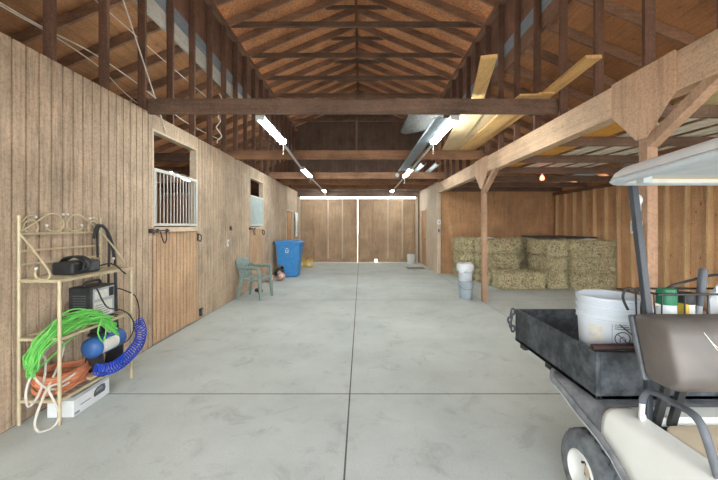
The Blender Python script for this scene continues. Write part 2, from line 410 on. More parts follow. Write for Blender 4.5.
# ------------------------------------------------------------------ back wall with its two sliding doors
ZH = 2.70
m = MB()
m.box((-7, YB, ZH), (6.2, YB+.06, 7.2)); m.box((-7, YB, 0), (-2.5, YB+.06, ZH)); m.box((2.26, YB, 0), (6.2, YB+.06, ZH))
struct(m.build('wall_back', 'gable_board', world=True))
m = MB()
for k in range(18): x = -2.5+k*.29; m.box((x-.012, YB-.012, 3.2), (x+.012, YB, 5.45+.417*(2.5-min(2.5, abs(x-XC)))))
struct(m.build('trim_4', 'dark_z', world=True))
struct(MB().box((-2.62, YB-.05, ZH), (2.42, YB, 2.86)).build('trim_5', 'dark_x', world=True))
def sliding_door(n, x0, x1, notch=None):
    d = bpy.data.objects.new('door_%d' % n, None); COL.objects.link(d); d.location = ((x0+x1)/2, YB+.12, 0); d['kind'] = 'structure'
    poly = [(x0, .004)]
    if notch: poly += [(notch-.06, .004), (notch-.06, .14), (notch+.06, .14), (notch+.06, .004)]
    poly += [(x1, .004), (x1, 2.625), (x0, 2.625)]
    MB().prism(poly, 'Y', YB+.1, YB+.13).build('door_board', 'ply_door', d, world=True)
    w = x1-x0
    for k in range(5):
        x = x0+.03+k*(w-.06)/4
        MB().box((x-.03, YB+.062, .16), (x+.03, YB+.1, 2.6)).build('batten', 'trim_light' if k in (2, 3) else 'ply_door', d, world=True)
    MB().box((x0, YB+.066, .03), (x1 if not notch else notch-.07, YB+.1, .15)).build('rail', 'ply_door', d, world=True)
    MB().box((x0, YB+.066, 2.5), (x1, YB+.1, 2.615)).build('rail', 'ply_door', d, world=True)
sliding_door(4, -2.56, -.151)
sliding_door(5, -.127, 2.34, notch=.62)
for k, x in ((9, -2.56), (10, 2.27)): struct(MB().box((x-.03, YB-.03, 0), (x+.07, YB, ZH)).build('trim_%d' % k, 'trim_light', world=True))

m = MB(); m.box((-6.6, YF-.06, ZW), (6.4, YF-.02, 7.2)); m.box((-6.6, YF-.06, 0), (XL-.02, YF-.02, ZW))  # unseen end wall, added to keep level daylight off the upper framing
struct(m.build('wall_front_light_block', 'gable_board', world=True))
# ------------------------------------------------------------------ right side: short wall, shed walls
m = MB()
for y0, y1 in ((10.72, 12.5), (13.42, YB)): m.box((XR, y0, 0), (XR+.02, y1, ZW))
m.box((XR, 12.5, 2.1), (XR+.02, 13.42, ZW))
struct(m.build('wall_right', 'trim_light', world=True))
leaf_door(6, XR, 12.5, 13.42, 2.08, -1, 'ply')
struct(MB().box((XR-.012, 10.66, 0), (XR+.1, 10.74, 2.53)).build('trim_6', 'trim_light', world=True, bevel=.004))
struct(MB().box((XR+.02, 10.74, 0), (XRO+.1, 10.76, 4.4)).build('wall_bay', 'ply', world=True))
struct(MB().box((XRO+.09, YF, 0), (XRO+.11, 10.74, 2.75)).build('wall_right_outer', 'ply_wall', world=True))
struct(MB().box((XRO, YF, 2.46), (XRO+.09, 10.74, 2.55)).build('trim_7', 'dark_y', world=True))
struct(MB().box((XRO, YF, 0), (XRO+.09, 10.74, .04)).build('trim_8', 'dark_y', world=True))
y = 10.56; k = 0; proto = None
ysd = []
while y > 3.2: ysd.append(y); y -= .42
for k, y in enumerate(ysd[::-1]):
    if proto is None:
        proto = MB().box((-.0, -.02, .04), (.09, .02, 2.46)).build('wall_stud', 'stud_tan'); o = proto
    else: o = proto.copy(); COL.objects.link(o)
    o.location = (XRO, y, 0)
    tag(o, 'pale upright stud on the plywood wall behind the cart and hay, %s from the front' % ORD[k], 'wall stud', 'pale studs of the plywood shed wall')

# ------------------------------------------------------------------ posts, long beam, gussets, braces
for k, yp in enumerate((2.895, 6.75)):
    where = ('behind the cart', 'beside the two stacked buckets')[k]
    t = thing('support_post', 'square wooden post carrying the long pale beam, standing %s' % where, 'post', (XR+.05, yp, 0), group='posts under the long beam')
    MB().box((XR, yp-.045, 0), (XR+.09, yp+.045, 2.53)).build('shaft', 'post', t, world=True, bevel=.005)
    g = [(yp+.34, 2.84), (yp+.34, 2.53), (yp+.055, 2.24), (yp-.045, 2.24), (yp-.31, 2.53), (yp-.31, 2.84)]
    MB().prism(g, 'X', XR-.018, XR-.001).build('gusset_plate', 'gusset', t, world=True, bevel=.002)
    MB().bar((XR+.05, yp-.03, 2.2), (XR+.05, yp-.72, 2.62), .085, .085, (0, 1, 1)).build('knee_brace', 'post', t, world=True, bevel=.004)
t = MB().box((XR, YF, 2.53), (XR+.14, 10.72, 2.83)).build('long_beam', 'beam', world=True, bevel=.006)
tag(t, 'long pale wooden beam running over the two posts along the hay bay', 'beam')

# ------------------------------------------------------------------ clerestory: studs, plates, ledgers, sheathing, roof
def stud_row(side):
    proto = None
    for k in range(-2, 19):
        y = 2.89+.61*k
        if y > YB-.02 or y < .8: continue
        z0, z1 = (ZW if side < 0 else 2.83), 5.36
        if proto is None:
            proto = MB().box((-.045, -.019, 0), (.045, .019, z1-z0)).build('wall_stud', 'dark_z', bevel=.003, seg=1); o = proto
        else: o = proto.copy(); COL.objects.link(o)
        o.location = ((XL-.045) if side < 0 else (XR+.045), y, z0)
        n = k+3 if side < 0 else k+3
        tag(o, ('dark upright stud above the grooved board wall, %s from the front' if side < 0 else 'dark upright stud above the long pale beam, %s from the front') % ORD[n-1],
            'wall stud', 'dark studs above the %s' % ('board wall' if side < 0 else 'long beam'))
stud_row(-1); stud_row(1)
for side, x in ((-1, XL-.045), (1, XR+.045)):
    xo = x+side*.05
    nm = 'grooved board wall' if side < 0 else 'hay bay'
    o = MB().box((x-.045, YF, 5.36), (x+.045, YB, 5.45)).build('top_plate', 'dark_y', world=True); tag(o, 'long brown top plate carrying the rafters high above the %s' % nm, 'top plate')
    a, b = sorted((xo, xo+side*.035))
    o = MB().box((a, YF, 4.2), (b, YB, 4.44)).build('ledger_board', 'grey_board' if side < 0 else 'dark_y', world=True); tag(o, 'long %s ledger board nailed behind the studs above the %s' % ('light grey' if side < 0 else 'brown', nm), 'ledger')
    o = MB().box((a, YF, 4.445), (b, YB, 4.66)).build('ledger_board', 'daylight_board', world=True); tag(o, 'bluish grey board painted like a streak of daylight above the ledger behind the studs over the %s' % nm, 'board')  # bluish colour stands in for daylight showing above the ledger
    a, b = sorted((xo, xo+side*.02))
    struct(MB().box((a, YF, 4.66), (b, YB, 5.5)).build('wall_clerestory_left' if side < 0 else 'wall_clerestory_right', 'dark_board', world=True))
P = .417
ZR = 5.45+P*2.5
# roof deck
for side in (-1, 1):
    nm = 'ceiling_left' if side < 0 else 'ceiling_right'
    m = MB(); n = 8
    zt = ZR+.16; xe = 2.95
    m.prism([(XC, zt), (XC+side*xe, zt-P*xe), (XC+side*xe, zt-P*xe+.02), (XC, zt+.02)], 'Y', YF-.2, YB+.2)
    struct(m.build(nm, 'osb', world=True))
# upper rafters
def rafter_mesh(run, slope, depth=.14, w=.045):
    """from the origin (bottom edge, low end) rising along +X"""
    z = slope*run; dz = depth*math.sqrt(1+slope*slope)
    return MB().prism([(0, 0), (run, z), (run, z+dz), (0, dz)], 'Y', -w/2, w/2)
pr = None
k0 = 1
for k in range(k0, 23):
    y = 3.07+.61*k-1.83
    if y > YB: break
    if y < 1.5: continue
    for side in (-1, 1):
        if pr is None: pr = rafter_mesh(2.72, P).build('rafter', 'rafter', bevel=.003, seg=1); o = pr
        else: o = pr.copy(); COL.objects.link(o)
        o.location = (XC+side*2.72, y, ZR-P*2.72); o.rotation_euler = (0, 0, 0 if side < 0 else math.pi)
        tag(o, 'brown upper roof rafter on the %s slope, %s from the front' % ('grooved wall side' if side < 0 else 'hay bay side', ORD[k-k0]), 'rafter', 'rafters of the upper roof')
# ridge board
o = MB().box((XC-.015, YF, ZR-.02), (XC+.015, YB, ZR+.14)).build('ridge_board', 'dark_y', world=True); tag(o, 'brown ridge board along the peak of the upper roof', 'ridge board')
# upper ties with collar and king post
uy = (5.55, 6.77, 7.99, 9.21, 10.43, 11.65, 12.87)
for k, y in enumerate(uy):
    o = MB().box((XL-.0, y-.02, 5.452), (XR+.0, y+.02, 5.565)).build('upper_tie', 'dark_x', world=True, bevel=.003, seg=1)
    tag(o, 'thin upper tie beam crossing at the foot of the high rafters, %s from the front' % ORD[k], 'tie beam', 'upper tie beams')
    w = (ZR-6.24)/P+.06
    o = MB().box((XC-w, y+.631-.04, 6.2), (XC+w, y+.631, 6.285)).build('collar_tie', 'dark_x', world=True, bevel=.003, seg=1)
    tag(o, 'short collar board between the rafters under the ridge, %s from the front' % ORD[k], 'collar tie', 'collar ties under the ridge')
    o = MB().box((XC-.02, y-.058, 5.45), (XC+.02, y-.021, ZR+.05)).build('king_post', 'dark_z', world=True)
    tag(o, 'short king post from upper tie to ridge, %s from the front' % ORD[k], 'king post', 'king posts under the ridge')
o = MB().box((XC-.045, 9.82, 3.06), (XC-.005, 9.86, 5.45)).build('hanger_post', 'dark_z', world=True); tag(o, 'thin upright hanger from an upper tie down to the third wide tie beam', 'hanger post')
# lower wide ties across the aisle
ly = (4.18, 7.02, 9.9, 11.3, 12.7)
for k, y in enumerate(ly):
    z = 2.875
    o = MB().box((XL-.2, y-.022, z), (XR+.12, y+.022, z+.185)).build('tie_beam', 'dark_x' if k == 0 else 'dark_rust', world=True, bevel=.004)
    tag(o, 'wide dusty tie beam across the aisle at wall height, %s from the front' % ORD[k], 'tie beam', 'wide tie beams across the aisle')
# ------------------------------------------------------------------ shed roofs
SP = .41
for side in (-1, 1):
    xi = (XL-.135) if side < 0 else (XR+.135); xo = XLO-.3 if side < 0 else XRO+.4
    zi = 4.33; run = abs(xo-xi)
    m = MB().prism([(xi, zi), (xo, zi-SP*run), (xo, zi-SP*run+.02), (xi, zi+.02)], 'Y', YF, YB if side < 0 else YB)
    struct(m.build('ceiling_shed_left' if side < 0 else 'ceiling_shed_right', 'shed_deck', world=True))
    pr = None
    for k in range(0, 18):
        y = 2.2+.61*k
        if side > 0 and y > 10.7: break
        if pr is None: pr = rafter_mesh(run-.1, SP, .13, .04).build('shed_rafter', 'rafter', bevel=.003, seg=1); o = pr
        else: o = pr.copy(); COL.objects.link(o)
        o.location = (xo-side*.1, y, zi-SP*(run-.1)-.142); o.rotation_euler = (0, 0, 0 if side < 0 else math.pi)
        tag(o, 'sloping brown shed rafter above the %s, %s from the front' % ('stalls behind the grooved wall' if side < 0 else 'hay bay', ORD[k]), 'rafter', 'rafters of the %s shed roof' % ('stall' if side < 0 else 'hay'))
for k in range(7):
    y = 3.33+1.18*k
    o = MB().box((XR+.14, y-.02, 2.56), (XRO+.09, y+.02, 2.68)).build('shed_tie', 'dark_x', world=True, bevel=.003, seg=1)
    tag(o, 'low tie beam between long beam and plywood shed wall, %s from the front' % ORD[k], 'tie beam', 'low tie beams over the hay bay')
for k in range(5):
    y = 5.6+1.3*k
    o = MB().box((XLO, y-.02, 2.56), (XL-.12, y+.02, 2.7)).build('stall_tie', 'dark_x', world=True)
    tag(o, 'low tie beam over the stalls behind the grooved wall, %s from the front' % ORD[k], 'tie beam', 'low tie beams over the stalls')

# ------------------------------------------------------------------ boards stored on the ties
def flat_board(name, p0, p1, w, z, t, mat, label, cat='plank', group=None):
    o = MB().bar((p0[0], p0[1], z+t/2), (p1[0], p1[1], z+t/2), w, t).build(name, mat, world=True, bevel=.002, seg=1)
    return tag(o, label, cat, group)
zt = 3.06
flat_board('loft_sheet', (1.50, 4.35), (1.84, 7.25), .30, zt, .018, 'plank_pale', 'pale board lying on the wide ties nearest the lamp row', 'board', 'boards lying on the wide ties')
flat_board('loft_sheet', (1.78, 4.35), (2.00, 7.25), .28, zt+.019, .018, 'plank_pale', 'pale board lying on the wide ties, second from the lamp row', 'board', 'boards lying on the wide ties')
flat_board('loft_sheet', (2.02, 4.05), (2.16, 7.25), .25, zt, .018, 'plank', 'yellow board lying on the wide ties, third from the lamp row', 'board', 'boards lying on the wide ties')
flat_board('loft_sheet', (2.22, 4.05), (2.29, 7.25), .18, zt+.019, .018, 'plank', 'yellow board lying on the wide ties closest to the studs', 'board', 'boards lying on the wide ties')
flat_board('loft_plank', (1.22, 3.24), (1.98, 6.4), .15, zt+.038, .035, 'plank', 'yellow plank jutting out over the first wide tie, the one nearer the lamps', 'plank')
flat_board('loft_plank', (2.22, 3.24), (2.33, 4.9), .15, zt+.038, .035, 'plank', 'yellow plank jutting out over the first wide tie, the one nearer the studs', 'plank')
o = MB().prism([(.66, 4.6), (1.2, 4.6), (1.16, 5.5), (.76, 5.8), (.66, 5.7)], 'Z', zt, zt+.05).build('insulation_board', 'insul', world=True, bevel=.01)
tag(o, 'speckled grey insulation board lying on the first wide tie beside the lamp row', 'board')
zs = 2.68
for k, (a, b, w) in enumerate((((2.95, 3.95), (2.9, 5.9), .62), ((2.92, 5.0), (2.85, 8.2), .6))):
    flat_board('stored_sheet', a, b, w, zs+.019*k, .018, 'orange_sheet', 'orange plywood sheet lying on the low ties beside the long beam, %s' % ('front one' if k == 0 else 'rear one'), 'plywood sheet', 'orange sheets on the low ties')
flat_board('stored_sheet', (3.5, 2.2), (3.5, 3.35), .9, zs, .018, 'olive_sheet', 'olive plywood sheet lying on the low ties over the cart', 'plywood sheet')
def corrugated(x0, x1, y0, y1, z, mat, label, rz=0):
    m = MB(); n = int((x1-x0)/.019); rows = []
    for j in range(2):
        rows.append([(x0-(x0+x1)/2+i*(x1-x0)/n, (y0, y1)[j]-(y0+y1)/2, .012*math.sin(i*math.pi/2)) for i in range(n+1)])
    m.grid(rows); o = m.build('roofing_panel', mat, smooth=True, thick=.002)
    o.location = ((x0+x1)/2, (y0+y1)/2, z); o.rotation_euler.z = rz
    return tag(o, label, 'roofing panel', 'corrugated panels on the low ties')
for k in range(7):
    x = 3.5+.2*k
    flat_board('siding_strip', (x, 3.5+.13*(k % 3)), (x-.16, 7.3-.25*(k % 2)), .13, zs+.012*(k % 2), .01, 'corr', 'pale strip lying lengthwise on the low ties, %s out from the long beam' % ORD[k], 'strip', 'pale strips on the low ties')
corrugated(5.1, 5.7, 4.2, 6.6, zs+.016, 'tin', 'galvanised corrugated panel on the low ties close to the plywood wall, front one', R(2))
corrugated(5.0, 5.5, 7.3, 9.0, zs+.016, 'tin', 'galvanised corrugated panel on the low ties, rear one above the hay', R(-6))
# gutters on the ties by the right lamp row
for k, x in enumerate((1.62, 2.0)):
    m = MB(); rows = []
    for y in (8.75, 12.6): rows.append([(x+k*0+.07*math.cos(a), y, zt+.075+.07*math.sin(a)) for a in [math.pi+i*math.pi/8 for i in range(9)]])
    o = m.grid(rows).build('gutter_length', 'lgrey', world=True, smooth=True, thick=.004); tag(o, 'white half-round gutter length lying on the far ties, %s' % ('nearer the lamps' if k == 0 else 'nearer the studs'), 'gutter', 'gutter lengths on the ties')

# ------------------------------------------------------------------ lamps
def lamp_row(side, xs):
    nm = 'grooved wall' if side < 0 else 'hay bay'
    for k, (y0, L) in enumerate(((4.3, 1.27), (8.15, 1.27), (12.74, .86))):
        x2 = xs[k]
        t = thing('strip_light', 'lit fluorescent strip light over the %s side of the aisle, %s from the front' % (nm, ORD[k]), 'ceiling light', (x2, y0+L/2, 2.83), group='fluorescent strip lights')
        MB().box((x2-.035, y0, 2.90), (x2+.035, y0+L, 2.93)).build('housing', 'metalw', t, world=True, bevel=.006)
        for e in (0, L-.02): MB().box((x2-.055, y0+e, 2.84), (x2+.055, y0+e+.02, 2.925)).build('end_cap', 'metalw', t, world=True)
        for d in (-.03, .03): MB().rod((x2+d, y0+.02, 2.866), (x2+d, y0+L-.02, 2.866), .023, 12).build('lamp_tube', 'tube', t, world=True, smooth=True)
        MB().rod((x2, y0+L+.03, 2.68), (x2, y0+L+.03, 2.90), .003, 5).build('pull_cord', 'white_cord', t, world=True)
    for k, (a, b) in enumerate(((5.6, 8.12), (9.45, 12.7))):
        o = MB().bar((xs[k], a, 2.858), (xs[k+1], b, 2.858), .035, .03).build('raceway', 'metalw', world=True); tag(o, 'thin white metal raceway between the %s strip lights on the %s side' % (('first and second', 'second and third')[k], nm), 'raceway')
lamp_row(-1, (-1.28, -1.41, -1.44)); lamp_row(1, (1.19, 1.21, 1.22))
o = MB().prism([(.93, 2.873), (1.12, 2.873), (1.12, 2.868), (.95, 2.868), (.915, 2.85), (.91, 2.854)], 'Y', 4.3, 8.4).build('metal_trough', 'inkmid', world=True); tag(o, 'pale metal trough fixed under the ties beside the hay-side lamp row', 'trough')
t = thing('smoke_detector', 'small round white detector on the far tie beam beside the hay-side lamps', 'detector', (1.05, 9.86, 2.97))
MB().lathe([(.001, 0), (.06, 0), (.06, -.025), (.03, -.035), (.001, -.035)], 20, (0, 0, 0), 'Y').build('disc', 'white', t, smooth=True)
# lamp in the stall
t = thing('stall_light', 'lit strip light hanging over the stall behind the barred grille', 'ceiling light', (-3.85, 7.45, 2.55))
MB().bar((0, -.62, .06), (-.16, .62, .06), .1, .05).build('housing', 'metalw', t)
MB().bar((0, -.6, .02), (-.16, .6, .02), .07, .04).build('lamp_tube', 'tube', t)
# heat lamp in the hay bay
t = thing('heat_lamp', 'small glowing red bulb hanging from a low tie above the hay', 'lamp', (3.66, 6.87, 2.42))
MB().rod((0, 0, .1), (0, 0, .14), .02, 10).build('socket', 'white', t, smooth=True)
MB().lathe([(.001, 0), (.03, .008), (.045, .035), (.035, .07), (.02, .1)], 16).build('bulb', 'heat', t, smooth=True)

# ------------------------------------------------------------------ cables and ropes
def cable(name, pts, r, mat, label, cat='cable', n=6, group=None):
    o = MB().tube(catmull(pts, n), r, 6).build(name, mat, world=True, smooth=True); return tag(o, label, cat, group)
X2 = XL-.1
cable('power_cable', [(X2, 1.5, 3.16), (X2, 2.56, 3.17), (X2, 2.94, 3.19), (X2, 3.45, 3.24), (X2, 4.22, 3.21), (X2, 5.2, 3.1), (X2, 6.5, 3.15)], .007, 'white_cord', 'upper of two white cables strung behind the studs just above the board wall')
cable('power_cable', [(X2, 1.5, 3.13), (X2, 2.5, 3.15), (X2, 3.0, 3.17), (X2, 3.5, 3.14), (X2, 3.85, 3.03), (X2, 4.3, 2.95)], .006, 'white_cord', 'lower white cable sagging behind the studs onto the top of the board wall')
cable('power_cable', [(X2, 3.2, 3.8), (X2, 3.8, 3.79), (X2, 4.5, 3.77), (X2, 6.0, 3.75)], .006, 'white_cord', 'thin white cable strung high behind the studs below the grey ledger')
cable('rope', [(XL+.06, 3.5, 4.1), (XL+.05, 4.0, 3.4), (XL+.04, 4.32, 2.95), (XL+.02, 4.5, 2.74)], .007, 'white_cord', 'pale rope slanting down across the studs to the stall opening', 'rope')
pts = [(XL+.03+.03*math.sin(i*1.9), 6.15+.05*math.sin(i*1.3), 3.9-.07*i) for i in range(14)]
cable('rope', pts, .012, 'white_cord', 'knotted rope hanging from a stud past the first wide tie', 'rope', 4)

# ------------------------------------------------------------------ hay bales
def bale_parts(seed, L=1.08, W=.47, H=.385):
    rnd = random.Random(seed); bm = bmesh.new()
    bmesh.ops.create_cube(bm, size=1)
    bmesh.ops.subdivide_edges(bm, edges=bm.edges, cuts=15, use_grid_fill=True)
    for v in bm.verts:
        p = Vector((v.co.x*L, v.co.y*W, (v.co.z+.5)*H))
        q = Vector((p.x/(L/2), p.y/(W/2), (p.z-H/2)/(H/2)))
        k = sum(1 for c in q if abs(c) > .86)
        n = noise.noise(p*8+Vector((seed*3.1, 0, 0)))*.045+noise.noise(p*24+Vector((0, seed, 0)))*.03
        d = q.normalized()
        flat = .25 if q.z < -.95 else 1
        p += Vector((d.x, d.y, d.z*flat))*(n-.006*k*k)
        if k >= 2: p -= d*.012*(k-1)
        p.z = max(p.z, .002); v.co = p
    me = bpy.data.meshes.new('bale_body'); bm.to_mesh(me); bm.free(); me.materials.append(M['hay'])
    m = MB()
    for i in range(2600):
        f = rnd.choice('xXyYZZxyYy')
        a, b = rnd.uniform(-1, 1), rnd.uniform(-1, 1)
        if f in 'xX': p = Vector(((-L/2 if f == 'x' else L/2), a*W/2, H/2+b*H/2)); nrm = Vector((-1 if f == 'x' else 1, 0, 0))
        elif f in 'yY': p = Vector((a*L/2, (-W/2 if f == 'y' else W/2), H/2+b*H/2)); nrm = Vector((0, -1 if f == 'y' else 1, 0))
        else: p = Vector((a*L/2, b*W/2, H)); nrm = Vector((0, 0, 1))
        d = Vector((rnd.gauss(0, 1), rnd.gauss(0, 1), rnd.gauss(0, .8))); d -= nrm*d.dot(nrm)*1.0
        d = (d.normalized()+nrm*rnd.uniform(-.1, .35)).normalized(); ln = rnd.uniform(.03, .1); w = d.cross(nrm).normalized()*rnd.uniform(.0022, .0042)
        p = p-nrm*.008; q = p+d*ln; q.z = max(q.z, .004); p.z = max(p.z, .004)
        m.add([p-w, p+w, q+w*.4, q-w*.4], [(0, 1, 2, 3)])
    ms = bpy.data.meshes.new('bale_straw'); ms.from_pydata(m.v, [], m.f); ms.materials.append(M['straw'])
    tw = []
    for s in (-1, 1):
        x = s*L*.2
        t = MB().tube([(x, -W/2-.012, .01), (x, -W/2-.014, H*.5), (x, -W/2-.01, H+.004), (x, 0, H+.012), (x, W/2+.01, H+.004), (x, W/2+.014, H*.5), (x, W/2+.012, .01)], .004, 5)
        mt = bpy.data.meshes.new('twine'); mt.from_pydata(t.v, [], t.f); mt.materials.append(M['twine']); tw.append(mt)
    return me, ms, tw
BV = [bale_parts(s) for s in (1, 2, 3, 4)]
nb = 0
def bale(x, y, z, rz, label):
    global nb
    me, ms, tw = BV[nb % 4]; nb += 1
    t = thing('hay_bale', label, 'hay bale', (x, y, z), rz, 'hay bales in the bay')
    b = bpy.data.objects.new('bale_body', me); COL.objects.link(b); b.parent = t
    s = bpy.data.objects.new('loose_straw', ms); COL.objects.link(s); s.parent = t; s['kind'] = 'stuff'
    for q in tw: o = bpy.data.objects.new('twine', q); COL.objects.link(o); o.parent = t
    return t
H = .385
lev = ('bottom', 'middle', 'top')
# tall stack against the plywood wall: bales end-on and lengthwise, three high
for k in range(3):
    j = (-.0, .03, -.02)[k]
    bale(5.48+j*.5, 8.22+j*.5, k*H, R(1), '%s hay bale at the front of the tall stack against the plywood wall' % lev[k])
    bale(5.48, 8.75, k*H, R(-1), '%s hay bale in the second row of the tall stack against the plywood wall' % lev[k])
    bale(5.48, 9.28, k*H, R(1), '%s hay bale at the back of the tall stack against the plywood wall' % lev[k])
    bale(4.69, 8.62+j, k*H, R(90), '%s end-on hay bale between the tall stack and the low step' % lev[k])
    bale(3.68, 9.24+j, k*H, R(-1.5), '%s hay bale of the rear stack behind the low step' % lev[k])
    bale(4.75, 9.66, k*H, R(1), '%s hay bale in the back row behind the end-on bales' % lev[k])
for k in range(2):
    bale(3.05, 9.95, k*H, R(88), '%s hay bale at the outer end of the stack by the bay wall' % ('lower', 'upper')[k])
bale(3.05, 9.95, 2*H, R(92), 'uppermost hay bale at the outer end of the stack by the bay wall')
bale(3.80, 8.21, 0, R(-2), 'front hay bale lying as a low step before the rear stack')
bale(3.72, 8.715, 0, R(1), 'rear hay bale of the low step, against the rear stack')
m = MB(); rows = []
for i in range(9):
    rows.append([(4.6+j*.17, 8.55+i*.15, 3*H+.03+.022*noise.noise(Vector((i*.7, j*.6, 3)))+.02) for j in range(9)])
o = m.grid(rows).build('folded_tarp', 'tarp', world=True, smooth=True, thick=.03); tag(o, 'dark folded tarp spread on top of the tall hay stack', 'tarp')
for k, (x, y, w) in enumerate(((5.42, 8.12, .13), (3.35, 9.1, .2))):
    m = MB(); rows = []
    for i in range(5): rows.append([(x-w+j*w/3, y-.1+i*.05, 3*H+.022+.03*math.sin(j*math.pi/6)*math.sin(i*math.pi/4)+.01*noise.noise(Vector((i, j, k)))) for j in range(7)])
    o = m.grid(rows).build('feed_sack', 'bag', world=True, smooth=True, thick=.012); tag(o, 'crumpled white sack on top of the %s' % ('tall hay stack' if k == 0 else 'rear hay stack'), 'sack', 'white sacks on the hay')

# ------------------------------------------------------------------ buckets
def bucket_prof(r0, r1, h, rings=(0.62, .72, .82), t=.004):
    p = [(.001, 0), (r0-.006, 0), (r0, .006)]
    f = lambda q: r0+(r1-r0)*q
    for q in rings: p += [(f(q)-.0005, h*q-.004), (f(q)+.008, h*q), (f(q)+.008, h*q+.01), (f(q)+.001, h*q+.014)]
    p += [(r1, h-.014), (r1+.008, h-.012), (r1+.008, h), (r1-.004, h), (r0-.005, .008), (.001, .008)]
    return p
def bail(root, r, z, drop=.0, side=-1):
    pts = [(r*math.cos(a), side*abs(math.sin(a))*.9*r*.35-.0, z-abs(math.sin(a))*drop) for a in [math.pi*i/14 for i in range(15)]]
    pts = [(p[0]*1.06, side*(r*1.03*math.sin(math.pi*i/14)), p[2]) for i, p in enumerate(pts)]
    MB().tube(pts, .003, 6).build('bail_handle', 'iron', root, smooth=True)
t = thing('bucket', 'grey bucket under the bag-topped one beside the middle post', 'bucket', (2.17, 7.06, 0), group='stacked buckets by the post')
MB().lathe(bucket_prof(.13, .15, .37), 36).build('pail', 'bucketgrey', t, smooth=True); bail(t, .15, .32, .12)
t = thing('bucket', 'white bucket stacked on a grey one beside the middle post', 'bucket', (2.165, 7.06, .335), group='stacked buckets by the post')
MB().lathe(bucket_prof(.128, .15, .38), 36).build('pail', 'bluewhite', t, smooth=True); bail(t, .15, .33, .12)
m = MB(); rows = []
for i in range(8):
    row = []
    for k in range(33):
        a = 2*math.pi*k/32; drop = (.0, .0, .02, .05, .08, .11, .13, .15)[i]; rr = (.05, .13, .164, .168, .17, .168, .17, .174)[i]
        w = noise.noise(Vector((math.cos(a)*2.2, math.sin(a)*2.2, i*.35)))
        row.append((2.165+rr*(1+.07*w)*math.cos(a), 7.06+rr*(1+.07*w)*math.sin(a), .735+.012*w*(i < 2)-drop*(1+.5*w)))
    rows.append(row)
o = m.grid(rows).build('plastic_bag', 'bag', world=True, smooth=True, thick=.002); tag(o, 'crumpled white plastic bag draped over the stacked buckets by the post', 'bag')
t = thing('bucket', 'small white bucket standing by the far sliding door', 'bucket', (1.98, 13.45, 0))
MB().lathe(bucket_prof(.14, .16, .36), 28).build('pail', 'white', t, smooth=True); MB().lathe([(.001, 0), (.168, 0), (.168, .02), (.001, .025)], 28, (0, 0, .36)).build('lid', 'white', t, smooth=True)

# ------------------------------------------------------------------ small things at the far end
def jug(x, y, label):
    t = thing('jug', label, 'jug', (x, y, 0), R(8), 'yellow jugs by the bin'); t.scale = (1.2, 1.1, 1.0)
    MB().box((-.11, -.09, 0), (.11, .09, .24)).build('body', 'yellow', t, bevel=.03, seg=3)
    MB().lathe([(.001, 0), (.05, 0), (.03, .05), (.024, .07), (.001, .07)], 14, (-.04, 0, .235)).build('neck', 'yellow', t, smooth=True)
    MB().lathe([(.001, 0), (.03, 0), (.03, .035), (.001, .035)], 14, (-.04, 0, .3)).build('cap', 'redcap', t, smooth=True)
    MB().tube(catmull([(.0, 0, .27), (.03, 0, .31), (.08, 0, .3), (.09, 0, .22)], 5), .013, 8).build('handle', 'yellow', t, smooth=True)
    MB().box((-.06, -.0925, .06), (.06, -.0915, .17)).build('paper_label', 'label', t)
jug(-2.2, 12.5, 'yellow jug with a pale label behind the blue bin'); jug(-1.9, 12.45, 'yellow jug further out from the wall behind the blue bin')
o = MB().box((1.62, 11.75, .001), (2.25, 12.35, .014)).build('door_mat', 'mat', world=True, bevel=.005); tag(o, 'grey mat on the floor before the far doorway', 'mat')
o = MB().box((-.28, -.04, 0), (.28, .04, .05)).build('wood_block', 'grey_board', bevel=.008); o.location = (2.02, 11.35, 0); o.rotation_euler.z = R(-14); tag(o, 'short pale wood offcut on the floor beside the grey mat', 'wood offcut')
m = MB(); rows = []
for i in range(12): rows.append([(XL+.04+.025*math.sin(j*1.2+i*.3), 13.2+j*.05+.01*math.sin(i), 1.05+i*.09) for j in range(10)])
o = m.grid(rows).build('hanging_cloth', 'bag', world=True, smooth=True, thick=.01); tag(o, 'white cloth hanging on the wall between the far door and the sliding doors', 'cloth')

# ------------------------------------------------------------------ wall fittings
def fitting(name, label, cat, c, sz, mat, extra=None):
    t = thing(name, label, cat, c)
    MB().box((-sz[0]/2, -sz[1]/2, -sz[2]/2), (sz[0]/2, sz[1]/2, sz[2]/2)).build('box', mat, t, bevel=.004)
    if extra: MB().box(extra[0], extra[1]).build(extra[2], extra[3], t)
    return t
p = at_x(XL, 227.5, 243); fitting('wall_switch', 'white switch plate on the grooved wall between the two stall doors', 'switch', (XL+.008, p.y, p.z), (.014, .08, .13), 'white', ((.006, -.012, -.03), (.014, .012, .03), 'toggle', 'lgrey'))
p = at_x(XL, 230, 228); fitting('wall_hook', 'small dark iron catch on the grooved wall above the white switch', 'catch', (XL+.015, p.y, p.z), (.03, .05, .07), 'iron', ((.01, -.01, -.05), (.03, .01, -.03), 'tongue', 'iron'))
p = at_x(XL, 200, 312); fitting('floor_outlet', 'dark outlet box low on the grooved wall beyond the barred stall door', 'outlet', (XL+.02, p.y, p.z), (.04, .07, .12), 'iron', ((.019, -.02, -.04), (.024, .02, .04), 'face_plate', 'inkmid'))
def hook(u, v, label):
    p = at_x(XL+.03, u, v); t = thing('door_hook', label, 'hook', (XL, p.y, p.z))
    MB().box((0, -.025, -.06), (.012, .025, .06)).build('plate', 'iron', t, bevel=.003)
    MB().tube(catmull([(.01, 0, .04), (.05, 0, .03), (.06, .0, -.02), (.045, 0, -.07), (.02, .0, -.05)], 5), .008, 7).build('prong', 'iron', t, smooth=True)
